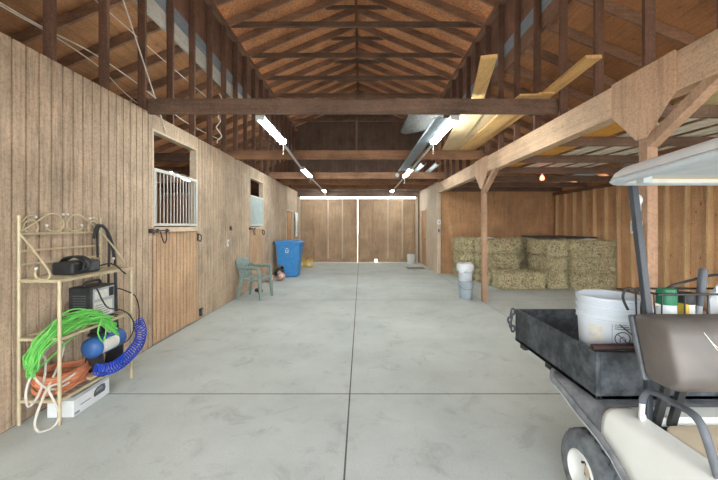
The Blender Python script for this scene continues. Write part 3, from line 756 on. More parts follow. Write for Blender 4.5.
hook(199.5, 237, 'black iron hook on the wall beside the barred stall door'); hook(263.5, 232, 'black iron hook on the wall beside the pale stall door')
fitting('switch_box', 'white switch box on the corner trim of the hay bay, upper one', 'switch box', (XR+.04, 10.64, 1.62), (.1, .05, .14), 'white', ((-.02, -.03, -.04), (.02, -.025, .04), 'toggle', 'lgrey'))
fitting('switch_box', 'pale switch box on the corner trim of the hay bay, lower one', 'switch box', (XR+.03, 10.64, 1.36), (.1, .05, .12), 'lgrey', ((-.02, -.03, -.04), (.02, -.025, .04), 'toggle', 'iron'))
t = thing('flood_light', 'oval white fitting on the aisle face of the post behind the cart', 'light fitting', (XR-.03, 2.93, 1.72))
MB().lathe([(.001, -.02), (.05, -.02), (.06, 0), (.05, .02), (.001, .03)], 20, axis='X').build('head', 'white', t, smooth=True)
MB().box((.01, -.02, -.09), (.03, .02, -.03)).build('arm', 'white', t)
fitting('junction_box', 'pale junction box on the aisle face of the post behind the cart', 'junction box', (XR-.025, 2.93, 1.49), (.05, .075, .11), 'label', ((-.028, -.02, -.035), (-.0255, .02, .035), 'cover', 'inkmid'))

# ------------------------------------------------------------------ plastic armchair
t = thing('plastic_chair', 'sage green moulded plastic armchair with its back to the grooved wall', 'chair', (-2.2, 7.14, 0), R(-12))
rows = []
for i in range(9):
    x = -.2+i*.055
    rows.append([(x, (-.23+j*.0575)*(.88+.12*i/8), .425+.012*abs(j-4)/4*2-.012*math.sin(i/8*math.pi)-(.02 if i == 8 else 0)) for j in range(9)])
MB().grid(rows).build('seat', 'chair', t, smooth=True, thick=.012)
MB().prism([(-.2, .36), (.24, .38), (.24, .415), (-.2, .41)], 'Y', -.215, -.205).build('apron', 'chair', t)
MB().prism([(-.2, .36), (.24, .38), (.24, .415), (-.2, .41)], 'Y', .205, .215).build('apron', 'chair', t)
rows = []
for i in range(11):
    q = i/10; z = .42+q*.42
    w = .215+.03*math.sin(q*2.2); 
    if i == 10: w *= .86
    rows.append([(-.21-.12*q-.03*(1-abs(j-10)/10)**1*1.0, -w+j*w/10, z-(.03*((abs(j-10)/10)**3) if i > 7 else 0)) for j in range(21)])
MB().grid(rows, skip=lambda i, j: 1 <= i <= 5 and j in (4, 8, 12, 16)).build('backrest', 'chair', t, smooth=True, thick=.012)
for s in (-1, 1):
    MB().tube(catmull([(-.3, s*.235, .7), (-.22, s*.27, .655), (-.05, s*.285, .645), (.13, s*.28, .645), (.19, s*.27, .61), (.2, s*.245, .5), (.2, s*.225, .42)], 5), .034, 8, flat=.6).build('armrest', 'chair', t, smooth=True)
    MB().tube([(.2, s*.225, .43), (.215, s*.235, .25), (.235, s*.25, 0)], [.042, .036, .028], 8).build('leg', 'chair', t, smooth=True)
    MB().tube([(-.21, s*.21, .44), (-.245, s*.225, .25), (-.29, s*.245, 0)], [.04, .033, .026], 8).build('leg', 'chair', t, smooth=True)
o = MB().lathe([(.001, 0), (.05, 0), (.06, .03), (.045, .07), (.001, .08)], 16).rot(Matrix.Diagonal((1.0, 2.1, 1, 1))).build('bundle', 'brown', smooth=True); o.location = (-2.33, 7.75, 0); o.rotation_euler.z = R(60)
tag(o, 'small dark brown bundle on the floor behind the plastic chair', 'bundle')
# two printed bags by the bin
for k, (x, y, r) in enumerate(((-2.44, 9.15, .10), (-2.22, 9.4, .125))):
    m = MB(); rows = []
    for i in range(13):
        a = math.pi*i/12
        rows.append([(r*math.sin(a)*math.cos(2*math.pi*j/20)*(1+.5*noise.noise(Vector((i*.5, math.cos(2*math.pi*j/20)*2, k+math.sin(2*math.pi*j/20)*2)))), r*math.sin(a)*math.sin(2*math.pi*j/20), (r*.85-r*.85*math.cos(a))*(1+.25*math.sin(2*math.pi*j/20+k)*math.sin(a))) for j in range(21)])
    o = m.grid(rows).build('printed_bag', 'pink', smooth=True); o.location = (x, y, .0)
    tag(o, 'small red printed bag on the floor by the blue bin, %s' % ('against the wall' if k == 0 else 'touching the bin'), 'bag', 'printed bags by the bin')

# ------------------------------------------------------------------ wheelie bin
t = thing('wheelie_bin', 'bright blue wheeled refuse bin with closed lid against the grooved wall', 'bin', (-2.135, 10.2, 0))
poly = [(-.14, .015), (.27, .015), (.36, .98), (-.34, .98), (-.31, .36), (-.2, .36), (-.13, .29)]
m = MB(); n = len(poly)
m.add([(a, -(.24+.07*b), b) for a, b in poly]+[(a, (.24+.07*b), b) for a, b in poly], [tuple(range(n)), tuple(range(n, 2*n))[::-1]]+[(i, n+i, n+(i+1) % n, (i+1) % n) for i in range(n)])
m.build('bin_body', 'bin', t, bevel=.02, seg=2)
m = MB(); m.box((-.36, -.335, .955), (.385, .335, 1.0)); m.build('bin_rim', 'bin', t, bevel=.012)
MB().prism([(-.37, 1.0), (.4, 1.0), (.4, 1.025), (.3, 1.06), (-.25, 1.075), (-.37, 1.04)], 'Y', -.34, .34).build('bin_lid', 'bin', t, bevel=.012)
m = MB(); m.rod((-.43, -.26, 1.03), (-.43, .26, 1.03), .017, 10)
for y in (-.24, 0, .24): m.bar((-.34, y, 1.0), (-.435, y, 1.03), .03, .035)
m.build('handle', 'black', t)
for s in (-1, 1):
    w = MB().lathe([(.001, -.025), (.12, -.025), (.135, -.015), (.135, .015), (.12, .025), (.001, .025)], 24, (-.24, s*.27, .135), 'Y').build('wheel', 'black', t, smooth=True)
    MB().lathe([(.001, -.028), (.06, -.028), (.06, .028), (.001, .028)], 16, (-.24, s*.27, .135), 'Y').build('hub', 'lgrey', w, smooth=True)
m = MB(); y = -.3035
def arrow(cx, cz, s, a0):
    ca, sa = math.cos(a0), math.sin(a0); P2 = [(-.5, -.18), (.15, -.18), (.15, -.38), (.55, 0), (.15, .38), (.15, .18), (-.5, .18)]
    return [(cx+s*(x*ca-z*sa), cz+s*(x*sa+z*ca)) for x, z in P2]
for k in range(3):
    a = R(90+120*k); m.prism(arrow(-.02+.04*math.cos(a), .80+.04*math.sin(a), .062, a+R(90)), 'Y', y-.0005, y-.0055)
m.box((-.07, y-.005, .715), (.03, y-.0005, .735)); m.build('white_emblem', 'white', t)

# ------------------------------------------------------------------ metal baker's rack
t = thing('bakers_rack', 'tan scrolled metal rack of three shelves against the grooved wall', 'rack', (-2.43, 2.97, 0))
xb, xf, y0, y1 = -2.575, -2.27, 2.56, 3.36
def metal(name, m, **k): return m.build(name, 'rack', t, world=True, smooth=True, **k)
for y in (y0, y1):
    metal('post', MB().rod((xb, y, 0), (xb, y, 1.58), .013))
    metal('post', MB().rod((xf, y, 0), (xf, y, 1.09), .013))
for z in (.18, .645, 1.085):
    m = MB()
    for a, b in (((xb, y0), (xb, y1)), ((xf, y0), (xf, y1)), ((xb, y0), (xf, y0)), ((xb, y1), (xf, y1))): m.bar((a[0], a[1], z), (b[0], b[1], z), .018, .022)
    m.build('shelf_frame', 'rack', t, world=True)
    m = MB()
    for k in range(11): y = y0+.04+k*(y1-y0-.08)/10; m.rod((xb, y, z), (xf, y, z), .004, 6)
    metal('shelf_wire', m)
for z in (1.44, 1.31, 1.205): metal('back_bar', MB().bar((xb, y0, z), (xb, y1, z), .014, .016))
def spiral(c, r0, r1, a0, a1, ax):   # in the plane x = const (ax 'X') or y = const
    out = []
    for i in range(17):
        q = i/16; a = a0+(a1-a0)*q; r = r0+(r1-r0)*q
        out.append((c[0], c[1]+r*math.cos(a), c[2]+r*math.sin(a)) if ax == 'X' else (c[0]+r*math.cos(a), c[1], c[2]+r*math.sin(a)))
    return out
ym = (y0+y1)/2
for s in (-1, 1):
    f = lambda y: ym+s*y
    # big scroll rising to the middle and curling under
    pts = [(xb, f(.40), 1.45), (xb, f(.27), 1.53), (xb, f(.15), 1.60), (xb, f(.06), 1.585), (xb, f(.015), 1.52), (xb, f(.05), 1.465), (xb, f(.12), 1.455), (xb, f(.17), 1.475), (xb, f(.175), 1.50)]
    metal('scroll', MB().tube(catmull(pts, 5), .007, 7))
    pts = [(xb, f(.26), 1.45), (xb, f(.25), 1.50), (xb, f(.29), 1.545), (xb, f(.35), 1.53), (xb, f(.37), 1.48), (xb, f(.34), 1.455)]
    metal('scroll', MB().tube(catmull(pts, 5), .007, 7))
    pts = [(xb, f(.38), 1.53), (xb, f(.33), 1.58), (xb, f(.27), 1.57)]
    metal('scroll', MB().tube(catmull(pts, 5), .006, 7))
    for yy, zz in ((.175, 1.505), (.27, 1.57), (0.02, 1.6)): MB().lathe([(.001, -.012), (.011, -.006), (.011, .006), (.001, .012)], 10, (xb, f(yy), zz)).build('finial', 'white', t, world=True, smooth=True)
    y = y0 if s < 0 else y1
    pts = [(xb, y, 1.45), (xb+.1, y, 1.33), (xb+.2, y, 1.2), (xb+.235, y, 1.13), (xb+.2, y, 1.095), (xb+.14, y, 1.105), (xb+.12, y, 1.14), (xb+.13, y, 1.17)]
    metal('side_scroll', MB().tube(catmull(pts, 5), .008, 7))
    MB().lathe([(.001, -.012), (.011, -.006), (.011, .006), (.001, .012)], 10, (xb+.13, y, 1.18)).build('finial', 'white', t, world=True, smooth=True)

# things on the rack
def coil(pts_fn, n): return [pts_fn(i/(n-1)) for i in range(n)]
t = thing('battery_charger', 'small black charger wrapped in its own cable on the top shelf', 'charger', (-2.42, 2.9, 1.098))
MB().box((-.09, -.15, 0), (.09, .15, .105)).build('case', 'black', t, bevel=.02, seg=3)
MB().box((.0905, -.02, .02), (.093, .13, .09)).build('front_plate', 'dgrey', t, bevel=.001)
rr = random.Random(3); pts = []
for i in range(96):
    a = 2*math.pi*i/12; k = i//12
    pts.append((.115*math.cos(a)+rr.uniform(-.008, .008), -.07+.01*k+rr.uniform(-.012, .012)+.02*math.sin(a), .06+.085*math.sin(a)*(1 if math.sin(a) > 0 else .62)))
MB().tube(catmull(pts, 3), .0075, 6).build('wrapped_cable', 'black', t, smooth=True)
MB().tube(catmull([(.1, .12, .05), (.13, .2, .06), (.15, .26, .03), (.17, .3, -.02), (.2, .31, -.05)], 6), .007, 6).build('cable_tail', 'black', t, smooth=True)
t = thing('battery_charger', 'large black box charger with pale labelled front on the middle shelf', 'charger', (-2.415, 3.06, .66))
MB().box((-.1, -.14, 0), (.1, .14, .31)).build('case', 'black', t, bevel=.012, seg=2)
m = MB()
for k in range(7): m.box((-.06, -.1425, .1+k*.022), (.05, -.139, .108+k*.022))
m.build('vent_slots', 'dgrey', t)
MB().box((.1, -.125, .03), (.1025, .125, .29)).build('front_panel', 'lgrey', t)
MB().box((.1027, -.115, .04), (.1045, .1, .17)).build('white_label', 'label', t)
MB().box((.1027, -.11, .2), (.1045, .05, .27)).build('white_label', 'label', t)
m = MB()
for k in range(5): m.box((.1047, -.1+.01*(k % 2), .055+k*.021), (.1052, .06-.02*k, .06+k*.021))
m.build('printed_lines', 'ink', t)
MB().box((.1027, .06, .2), (.108, .115, .28)).build('switch_block', 'black', t, bevel=.003)
MB().tube(catmull([(0, -.09, .305), (0, -.08, .34), (0, 0, .35), (0, .08, .34), (0, .09, .305)], 5), .012, 8).build('carry_handle', 'black', t, smooth=True)
cable('charger_cable', [(-2.33, 2.93, .97), (-2.29, 2.95, .95), (-2.285, 3.0, .85), (-2.28, 3.07, .76), (-2.26, 3.18, .72), (-2.25, 3.3, .64), (-2.22, 3.33, .52), (-2.22, 3.25, .42), (-2.22, 3.1, .40)], .006, 'black', 'thin black cable looping down from the large charger over its labelled front', 'cable', 6)
cable('charger_cable', [(-2.30, 3.19, .92), (-2.28, 3.28, .88), (-2.26, 3.4, .8), (-2.26, 3.46, .66), (-2.25, 3.44, .5)], .006, 'black', 'thin black cable hanging past the outer end of the middle shelf', 'cable', 6)
cable('black_hose', [(-2.53, 3.22, 1.38), (-2.52, 3.25, 1.50), (-2.5, 3.33, 1.47), (-2.5, 3.42, 1.3), (-2.5, 3.46, 1.0), (-2.5, 3.47, .7), (-2.48, 3.46, .45)], .014, 'black', 'thicker black hose hung over the top corner of the rack, outer strand', 'hose', 6)
cable('black_hose', [(-2.53, 3.27, 1.2), (-2.54, 3.28, 1.46), (-2.52, 3.33, 1.50), (-2.52, 3.40, 1.33), (-2.54, 3.42, 1.0), (-2.54, 3.43, .8)], .011, 'black', 'thinner black hose hung over the top corner of the rack, inner strand', 'hose', 6)

# green rope: long hanks drawn back and forth along one drooping line
rr = random.Random(11)
line = catmull([(-2.40, 2.45, .43), (-2.405, 2.475, .56), (-2.37, 2.56, .665), (-2.335, 2.70, .73), (-2.30, 2.82, .74), (-2.275, 2.93, .71), (-2.255, 3.03, .635), (-2.25, 3.10, .54)], 8)
pts = []
for L in range(26):
    a, b = rr.uniform(0, .1), rr.uniform(.72, 1.0)
    ox, oz = rr.gauss(0, .019), rr.gauss(0, .026); seq = [a+(b-a)*i/9 for i in range(10)]
    if L % 2: seq = seq[::-1]
    for q in seq:
        c = line[min(len(line)-1, int(q*(len(line)-1)))]; f = .65+.6*math.sin(q*math.pi)+(.5 if q > .8 else 0)
        pts.append((c.x+ox*f+rr.gauss(0, .004)+.015, c.y+rr.gauss(0, .01), max(c.z+oz*f+rr.gauss(0, .005), .0)))
for q in ((-2.24, 2.9, .74), (-2.23, 2.88, .60), (-2.23, 2.94, .50), (-2.23, 2.97, .62), (-2.24, 2.86, .77), (-2.28, 2.7, .84), (-2.32, 2.6, .79), (-2.36, 2.53, .66)): pts.append(q)
m = MB().tube(catmull(pts, 4), .0062, 6)
for k in range(4):
    c = line[7+k]; m.tube([(c.x+.015+.05*math.cos(a), c.y+.006*k+.03*math.sin(a), c.z+.075*math.sin(a)) for a in [2*math.pi*i/16 for i in range(17)]], .0062, 6)
o = m.build('green_rope', 'green_rope', world=True, smooth=True); tag(o, 'bright green rope hank draped over the middle shelf of the rack', 'rope')

# orange cord coil on the bottom shelf
pts = []
for i in range(14*14):
    a = 2*math.pi*i/14; k = i/14
    f = 1-.028*(k % 7)+.02*math.sin(k*3)
    pts.append((-2.425+.115*f*math.cos(a)+rr.gauss(0, .003), 2.77+.24*f*math.sin(a)+rr.gauss(0, .006), .212+.0085*k+.05*max(0, math.cos(a+2.6))*f+rr.gauss(0, .003)))
m = MB().tube(catmull(pts, 3), .0072, 6); m.tube(catmull([(-2.33, 2.62, .25), (-2.29, 2.56, .24), (-2.285, 2.66, .22), (-2.3, 2.8, .235)], 6), .0072, 6)
o = m.build('extension_cord', 'orange_cord', world=True, smooth=True); tag(o, 'coiled orange extension cord lying on the bottom shelf of the rack', 'cord')
pts = [(-2.30, 2.68, .27), (-2.34, 2.60, .25), (-2.38, 2.53, .32), (-2.42, 2.49, .45), (-2.44, 2.52, .54), (-2.42, 2.60, .50), (-2.40, 2.58, .36), (-2.38, 2.50, .24), (-2.40, 2.45, .2), (-2.42, 2.46, .32), (-2.43, 2.55, .46),
       (-2.44, 2.68, .56), (-2.43, 2.78, .54), (-2.40, 2.70, .4), (-2.36, 2.56, .28), (-2.33, 2.47, .2), (-2.34, 2.44, .09), (-2.33, 2.46, .012), (-2.28, 2.52, .012), (-2.27, 2.56, .08), (-2.285, 2.53, .2), (-2.33, 2.54, .29), (-2.3, 2.62, .3), (-2.27, 2.7, .33)]
cable('white_rope', pts, .0085, 'white_cord', 'off-white cord hanging in loops from the near end of the bottom shelf', 'cord', 7)
o = MB().bar((-2.31, 2.86, .215), (-2.27, 3.30, .225), .075, .03).build('wood_offcut', 'plank_pale', world=True, bevel=.006); tag(o, 'short pale wood strip lying on the bottom shelf behind the white box', 'wood strip')

# air compressor and its spiral hose
t = thing('air_compressor', 'small blue tank air compressor on the bottom shelf under the green rope', 'compressor', (-2.36, 3.08, .193))
MB().lathe([(.001, -.2), (.05, -.195), (.085, -.165), (.09, -.14), (.09, .14), (.085, .165), (.05, .195), (.001, .2)], 28, (.04, 0, .255), 'Y').build('tank', 'blue_tank', t, smooth=True)
m = MB(); rows = []
for j in range(2): rows.append([(.04+.0915*math.cos(a), (-.13, .06)[j], .255+.0915*math.sin(a)) for a in [R(-35+i*8) for i in range(10)]])
m.grid(rows).build('white_label', 'label', t, smooth=True)
for y in (-.12, .12):
    MB().prism([(-.05, 0), (.13, 0), (.11, .19), (-.03, .19)], 'Y', y-.01, y+.01).build('foot', 'black', t)
MB().box((-.04, -.1, .335), (.08, .1, .36)).build('mount_plate', 'black', t)
MB().box((-.03, -.09, .36), (.07, .0, .43)).build('pump_head', 'black', t, bevel=.012)
MB().lathe([(.001, -.05), (.045, -.05), (.05, -.03), (.05, .04), (.001, .05)], 18, (.02, .06, .4), 'Y').build('motor', 'black', t, smooth=True)
MB().lathe([(.001, 0), (.022, 0), (.022, .015), (.001, .015)], 14, (.09, -.02, .37), 'X').build('gauge', 'lgrey', t, smooth=True)
ring = catmull([(-2.215, 2.84, .30), (-2.18, 2.95, .265), (-2.165, 3.08, .27), (-2.16, 3.2, .31), (-2.165, 3.32, .37), (-2.2, 3.40, .46), (-2.26, 3.42, .54)], 40)
pts = []
for i in range(len(ring)-1):
    c = ring[i]; tn = (ring[i+1]-c).normalized(); u = tn.cross(Vector((0, 0, 1))).normalized(); w = u.cross(tn)
    a = 2*math.pi*i/8; rad = .045+.02*i/len(ring); pts.append(c+u*rad*math.cos(a)*.75+w*rad*math.sin(a))
o = MB().tube(catmull(pts, 2), .0058, 6).build('coil_hose', 'blue_hose', world=True, smooth=True); tag(o, 'bright blue spiral air hose bunched before the small compressor', 'hose')

# white carton under the rack
t = thing('carton', 'white carton printed with a grey power tool on the floor below the rack', 'carton', (-2.36, 2.86, 0), R(2))
MB().box((-.1, -.2, 0), (.1, .2, .155)).build('box', 'white', t, bevel=.003)
MB().box((-.101, -.201, .13), (.101, .201, .156)).build('lid_band', 'lgrey', t)
m = MB(); m.prism([(.02, .05), (.14, .05), (.15, .075), (.14, .115), (.10, .125), (.05, .12), (.02, .1), (.01, .07)], 'X', .1008, .1015); m.build('printed_tool', 'ink', t)
m = MB(); m.prism([(.03, .08), (.12, .08), (.11, .108), (.05, .108)], 'X', .1016, .102); m.prism([(-.19, .012), (-.14, .012), (-.14, .03), (-.19, .03)], 'X', .1008, .1015); m.prism([(-.13, .06), (-.02, .06), (-.02, .068), (-.13, .068)], 'X', .1008, .1015); m.build('printed_mark', 'inkmid', t)

# ------------------------------------------------------------------ golf cart
cart = thing('golf_cart', 'cream utility golf cart with a black cargo bed parked along the hay bay', 'golf cart', (1.72, 1.2, 0))
def cp(name, mb, mat, parent=None, **k): return mb.build(name, mat, parent or cart, world=True, **k)
X0, X1 = 1.17, 2.27; XM = (X0+X1)/2
BZ0, BZ1, BY0, BY1 = .635, .872, 1.69, 2.58
bed = cp('cargo_bed', MB().box((X0, BY0, BZ0), (X1, BY1, BZ0+.02)), 'bed')
for x in (X0, X1-.022): cp('side_panel', MB().box((x, BY0, BZ0), (x+.022, BY1, BZ1)), 'bed', bed, bevel=.004)
cp('front_panel', MB().box((X0+.022, BY0, BZ0), (X1-.022, BY0+.022, BZ1)), 'bed', bed, bevel=.004)
cp('tailgate', MB().box((X0+.022, BY1-.022, BZ0), (X1-.022, BY1, BZ1)), 'bed', bed, bevel=.004)
for y in (2.12, 2.46): cp('hinge_tab', MB().box((X0+.01, y, BZ0-.035), (X0+.05, y+.06, BZ0)), 'black', bed)
m = MB(); c = [(X0-.008, 2.6, .845), (X0-.016, 2.61, .81), (X0-.024, 2.62, .775), (X0-.02, 2.615, .74), (X0-.008, 2.6, .715)]
for k in range(len(c)):
    p = Vector(c[k]); a = (Vector((1, 0, 0)), Vector((0, 1, 0)))[k % 2]
    m.tube([p+a*.013*math.cos(b)+Vector((0, 0, 1))*.024*math.sin(b) for b in [2*math.pi*i/12 for i in range(12)]], .008, 6, closed=True)
cp('latch_chain', m, 'dgrey', bed, smooth=True)
ta = math.atan2(.085, .065); m = MB().bar((1.29, BY0-.0015, .747), (1.365, BY0-.0015, .672), .042, .0015, (0, 1, 0)); 
m = MB().prism([(1.285, .725), (1.305, .752), (1.372, .685), (1.352, .658)], 'Y', BY0-.0012, BY0-.0002); cp('tape_patch', m, 'dgrey', bed)
# body shell: the near side section mirrored
def shell(name, mat, stations):
    """stations: (y, [(x, z) ...]) from the lower edge of the near side up to the deck, mirrored across the cart"""
    rows = []
    for y, p in stations:
        rows.append([(x, y, z) for x, z in p]+[(2*XM-x, y, z) for x, z in p[::-1]])
    return cp(name, MB().grid(rows), mat, smooth=True, thick=.008)
def ze(y):
    P_ = [(2.06, .60), (1.92, .572), (1.80, .535), (1.64, .500), (1.55, .465), (1.46, .405), (1.40, .33), (1.36, .27)]
    if y >= P_[0][0]: return P_[0][1]
    for (a, za), (b, zb) in zip(P_, P_[1:]):
        if b <= y <= a: return zb+(za-zb)*(y-b)/(a-b)
    return .27
def sec(y, top=.628, xin=1.7, xs=1.15):
    z = ze(y); h = top-z
    return [(xs, z), (xs+.004, z+h*.35), (xs+.012, z+h*.62), (xs+.032, z+h*.85), (xs+.065, top-.003), (xs+.11, top), (xin, top)]
shell('rear_shell', 'fender', [(y, sec(y, .62)) for y in (2.06, 1.98, 1.9, 1.82, 1.74, 1.68, 1.62)])
def sec2(y):
    z = ze(y); h = .632-z
    return [(1.15, z), (1.152, z+h*.4), (1.158, z+h*.68), (1.17, z+h*.86), (1.19, z+h*.96), (1.215, .632), (1.283, .632), (1.287, .60), (1.29, .55)]
for s in (0, 1):
    m = MB(); m.grid([[(x if s == 0 else 2*XM-x, y, z) for x, z in sec2(y)] for y in (1.625, 1.6, 1.57, 1.53, 1.48, 1.42, 1.38, 1.34, 1.2, 1.0, .8)])
    cp('body_shell', m, 'cream', smooth=True, thick=.008)
cp('rear_deck', MB().box((1.283, 1.535, .59), (2*XM-1.283, 1.63, .634)), 'cream', bevel=.006)
cp('seat_well', MB().box((1.285, .8, .50), (2*XM-1.285, 1.53, .555)), 'black')
pl = [(1.315, .82), (1.315, 1.42)]+[(1.375-.06*math.cos(R(a)), 1.44+.06*math.sin(R(a))) for a in (15, 30, 45, 60, 75, 90)]+[(2*XM-1.375, 1.5), (2*XM-1.315, 1.44), (2*XM-1.315, .82)]
cp('seat_base', MB().prism(pl, 'Z', .555, .622), 'beige', bevel=.008)
# rubber arch trim on both sides
for s in (0, 1):
    f = lambda x: x if s == 0 else 2*XM-x
    path = [(f(1.146), y, ze(y)-.004) for y in (2.075, 2.03, 1.98, 1.92, 1.86, 1.80, 1.72, 1.64, 1.595, 1.55, 1.505, 1.46, 1.43, 1.40, 1.36)]
    path[0] = (f(1.18), 2.085, .612)
    cp('arch_trim', MB().tube(catmull(path, 4), .021, 8, flat=.8), 'fender', smooth=True)
    cp('arch_lip', MB().tube(catmull([(f(1.14), p[1], p[2]-.022) for p in path[1:]], 4), .006, 6), 'rimgrey', smooth=True)
    cp('inner_fender', MB().box((f(1.4)-.01, 1.42, .3), (f(1.4)+.01, 2.06, .6)), 'black')
cp('rear_bumper', MB().box((1.2, 2.04, .5), (2*XM-1.2, 2.09, .6)), 'fender', bevel=.012)
cp('chassis', MB().box((1.42, .0, .3), (2*XM-1.42, 2.04, .42)), 'black')
cp('axle', MB().rod((1.3, 1.79, .205), (2*XM-1.3, 1.79, .205), .03, 12), 'iron', smooth=True)
def wheel(x, y, out):
    """out = -1: the outer face looks to -x"""
    r, w = .205, .19; seg = 96
    prof = [(.1, 0), (.125, .004), (.165, -.004), (.192, .006), (.206, .022), (.213, .034), (.214, .046), (.200, .049), (.200, .059), (.2150, .062), (.2155, .088), (.201, .091), (.201, .101), (.2155, .104), (.2150, .128), (.200, .131), (.200, .141), (.214, .144), (.213, .156), (.206, .168), (.19, .184), (.1, .19)]
    def wob(i, k): return (.007 if (k//2) % 2 else -.007) if 5 <= i <= 18 else 0
    prof = [(a*.953 if a > .11 else a, b) for a, b in prof]
    m = MB().lathe(prof, seg, (0, 0, 0), 'X', wob, False)
    M4 = Matrix.Translation((x, y, r)) @ Matrix.Scale(-out, 4, (1, 0, 0))
    ty = cp('wheel', m.rot(M4), 'rubber', smooth=True)
    m = MB().lathe([(.104, .012), (.106, -.002), (.1, -.008), (.092, .0), (.086, .07), (.05, .075), (.045, .06), (.02, .058), (.001, .058), (.001, .08), (.1, .08)], 40, (0, 0, 0), 'X', None, False)
    cp('wheel_rim', m.rot(M4), 'cream', ty, smooth=True)
    m = MB().lathe([(.001, .03), (.02, .031), (.026, .036), (.028, .06), (.001, .06)], 20, (0, 0, 0), 'X'); cp('hub_cap', m.rot(M4), 'beige', ty, smooth=True)
    m = MB().lathe([(.058, .066), (.056, .06), (.03, .06), (.03, .066)], 28, (0, 0, 0), 'X'); cp('brake_drum', m.rot(M4), 'brown', ty, smooth=True)
    m = MB()
    for k in range(4): a = R(45+90*k); m.rod((.045, .045*math.cos(a), .045*math.sin(a)), (.065, .045*math.cos(a), .045*math.sin(a)), .008, 8)
    cp('lug_nut', m.rot(M4), 'iron', ty)
    m = MB().rod((-.006, -.02, .066), (.05, -.02, .06), .006, 8); cp('valve', m.rot(M4), 'iron', ty, smooth=True)
wheel(1.155, 1.79, -1); wheel(2*XM-1.155, 1.79, 1); wheel(1.155, .16, -1); wheel(2*XM-1.155, .16, 1)
# seat back with its shell, supports, hip rails
pp = [(1.275, .905), (1.305, .856), (1.43, .858), (1.498, 1.118), (1.375, 1.124), (1.325, 1.094)]
m = MB().prism(pp, 'X', 1.186, 2*XM-1.186)
for p in m.v:
    k = 0 if p.y > 1.4 else .014
    p.x += k if p.x < XM else -k
bk = cp('backrest', m, 'vinyl', bevel=.028, seg=4, smooth=True)
cp('backrest_shell', MB().prism([(1.42, .852), (1.443, .852), (1.515, 1.108), (1.49, 1.108)], 'X', 1.182, 2*XM-1.182), 'dgrey', bk, bevel=.01, seg=2)
m = MB()
for pts in ([(1.335, 1.085), (1.365, 1.03), (1.395, .985), (1.42, .935)], [(1.337, 1.08), (1.36, 1.045), (1.385, 1.02), (1.41, .975)], [(1.40, 1.0), (1.48, 1.003)], [(1.40, .985), (1.50, .984)]):
    m.tube([(x, 1.325-(1.088-z)*.273-.0012, z) for x, z in pts], .0012, 5)
cp('scratch_mark', m, 'label', bk)
for x in (1.315, 1.385, 2*XM-1.385): cp('back_support', MB().bar((x, 1.44, .90), (x+.01, 1.53, .60), .032, .02, (0, 1, 0)), 'black')
for s in (0, 1):
    f = lambda x: x if s == 0 else 2*XM-x
    P_ = [(1.30, 1.56, .640), (1.275, 1.535, .636), (1.25, 1.515, .648), (1.243, 1.505, .69), (1.245, 1.50, .745), (1.245, 1.475, .782), (1.242, 1.43, .795), (1.238, 1.36, .80), (1.235, 1.28, .802), (1.232, 1.24, .79), (1.23, 1.215, .755), (1.228, 1.19, .70), (1.226, 1.165, .635)]
    path = catmull([(f(x), y, z) for x, y, z in P_], 4)
    h = cp('hip_rail', MB().tube(path[14:], .016, 8, flat=.75), 'dgrey', smooth=True)
    cp('rail_foot', MB().tube(path[:15], .0155, 8, flat=.75), 'cream', h, smooth=True)
# roof on four struts
sl = lambda y: 1.692+(1.62-y)*.075
RX0, RX1, RY0, RY1 = 1.165, 2.275, .05, 1.625
def roofpoly(inset, n=6, r=.055):
    x0, x1, y0, y1 = RX0+inset, RX1-inset, RY0+inset, RY1-inset; out = []
    for cx, cy, a0 in ((x1-r, y1-r, 0), (x0+r, y1-r, 90), (x0+r, y0+r, 180), (x1-r, y0+r, 270)):
        for i in range(n+1): a = R(a0+90*i/n); out.append((cx+r*math.cos(a), cy+r*math.sin(a)))
    return out
def roofstack(levels):
    m = MB(); rings = [[(x, y, sl(y)+dz) for x, y in roofpoly(ins)] for ins, dz in levels]; n = len(rings[0]); vs = [p for r in rings for p in r]
    fs = [(i*n+k, i*n+(k+1) % n, (i+1)*n+(k+1) % n, (i+1)*n+k) for i in range(len(rings)-1) for k in range(n)]
    return m.add(vs, fs+[tuple(range((len(rings)-1)*n, len(rings)*n))])
rf = cp('roof_canopy', roofstack([(.0, .024), (.012, .05), (.03, .068), (.06, .078), (.2, .084)]), 'roofwhite', smooth=True)
cp('roof_rim', roofstack([(.045, .006), (.03, -.004), (.006, .0), (-.004, .012), (0, .022), (.03, .03)]), 'rimgrey', rf, smooth=True)
cp('roof_liner', roofstack([(.045, .006), (.05, .022), (.12, .034), (.16, .036)]), 'liner', rf, smooth=True)
m = MB()
for (x, y) in ((1.30, 1.56), (2*XM-1.30, 1.56)): m.box((x-.02, y-.02, sl(y)), (x+.02, y+.02, sl(y)+.03))
cp('roof_bracket', m, 'rimgrey', rf)
for s in (0, 1):
    x = 1.295 if s == 0 else 2*XM-1.295
    cp('roof_strut', MB().bar((x-.005, 1.615, 1.70), (x+.0, 1.535, 1.10), .029, .029, (0, 1, 0)).bar((x, 1.535, 1.115), (x+.005, 1.54, .62), .029, .029, (0, 1, 0)), 'strut', bevel=.004)
    x = 1.24 if s == 0 else 2*XM-1.24
    cp('roof_strut', MB().bar((x, .2, 1.79), (x, -.02, .6), .03, .03, (0, 1, 0)), 'dgrey', bevel=.004)
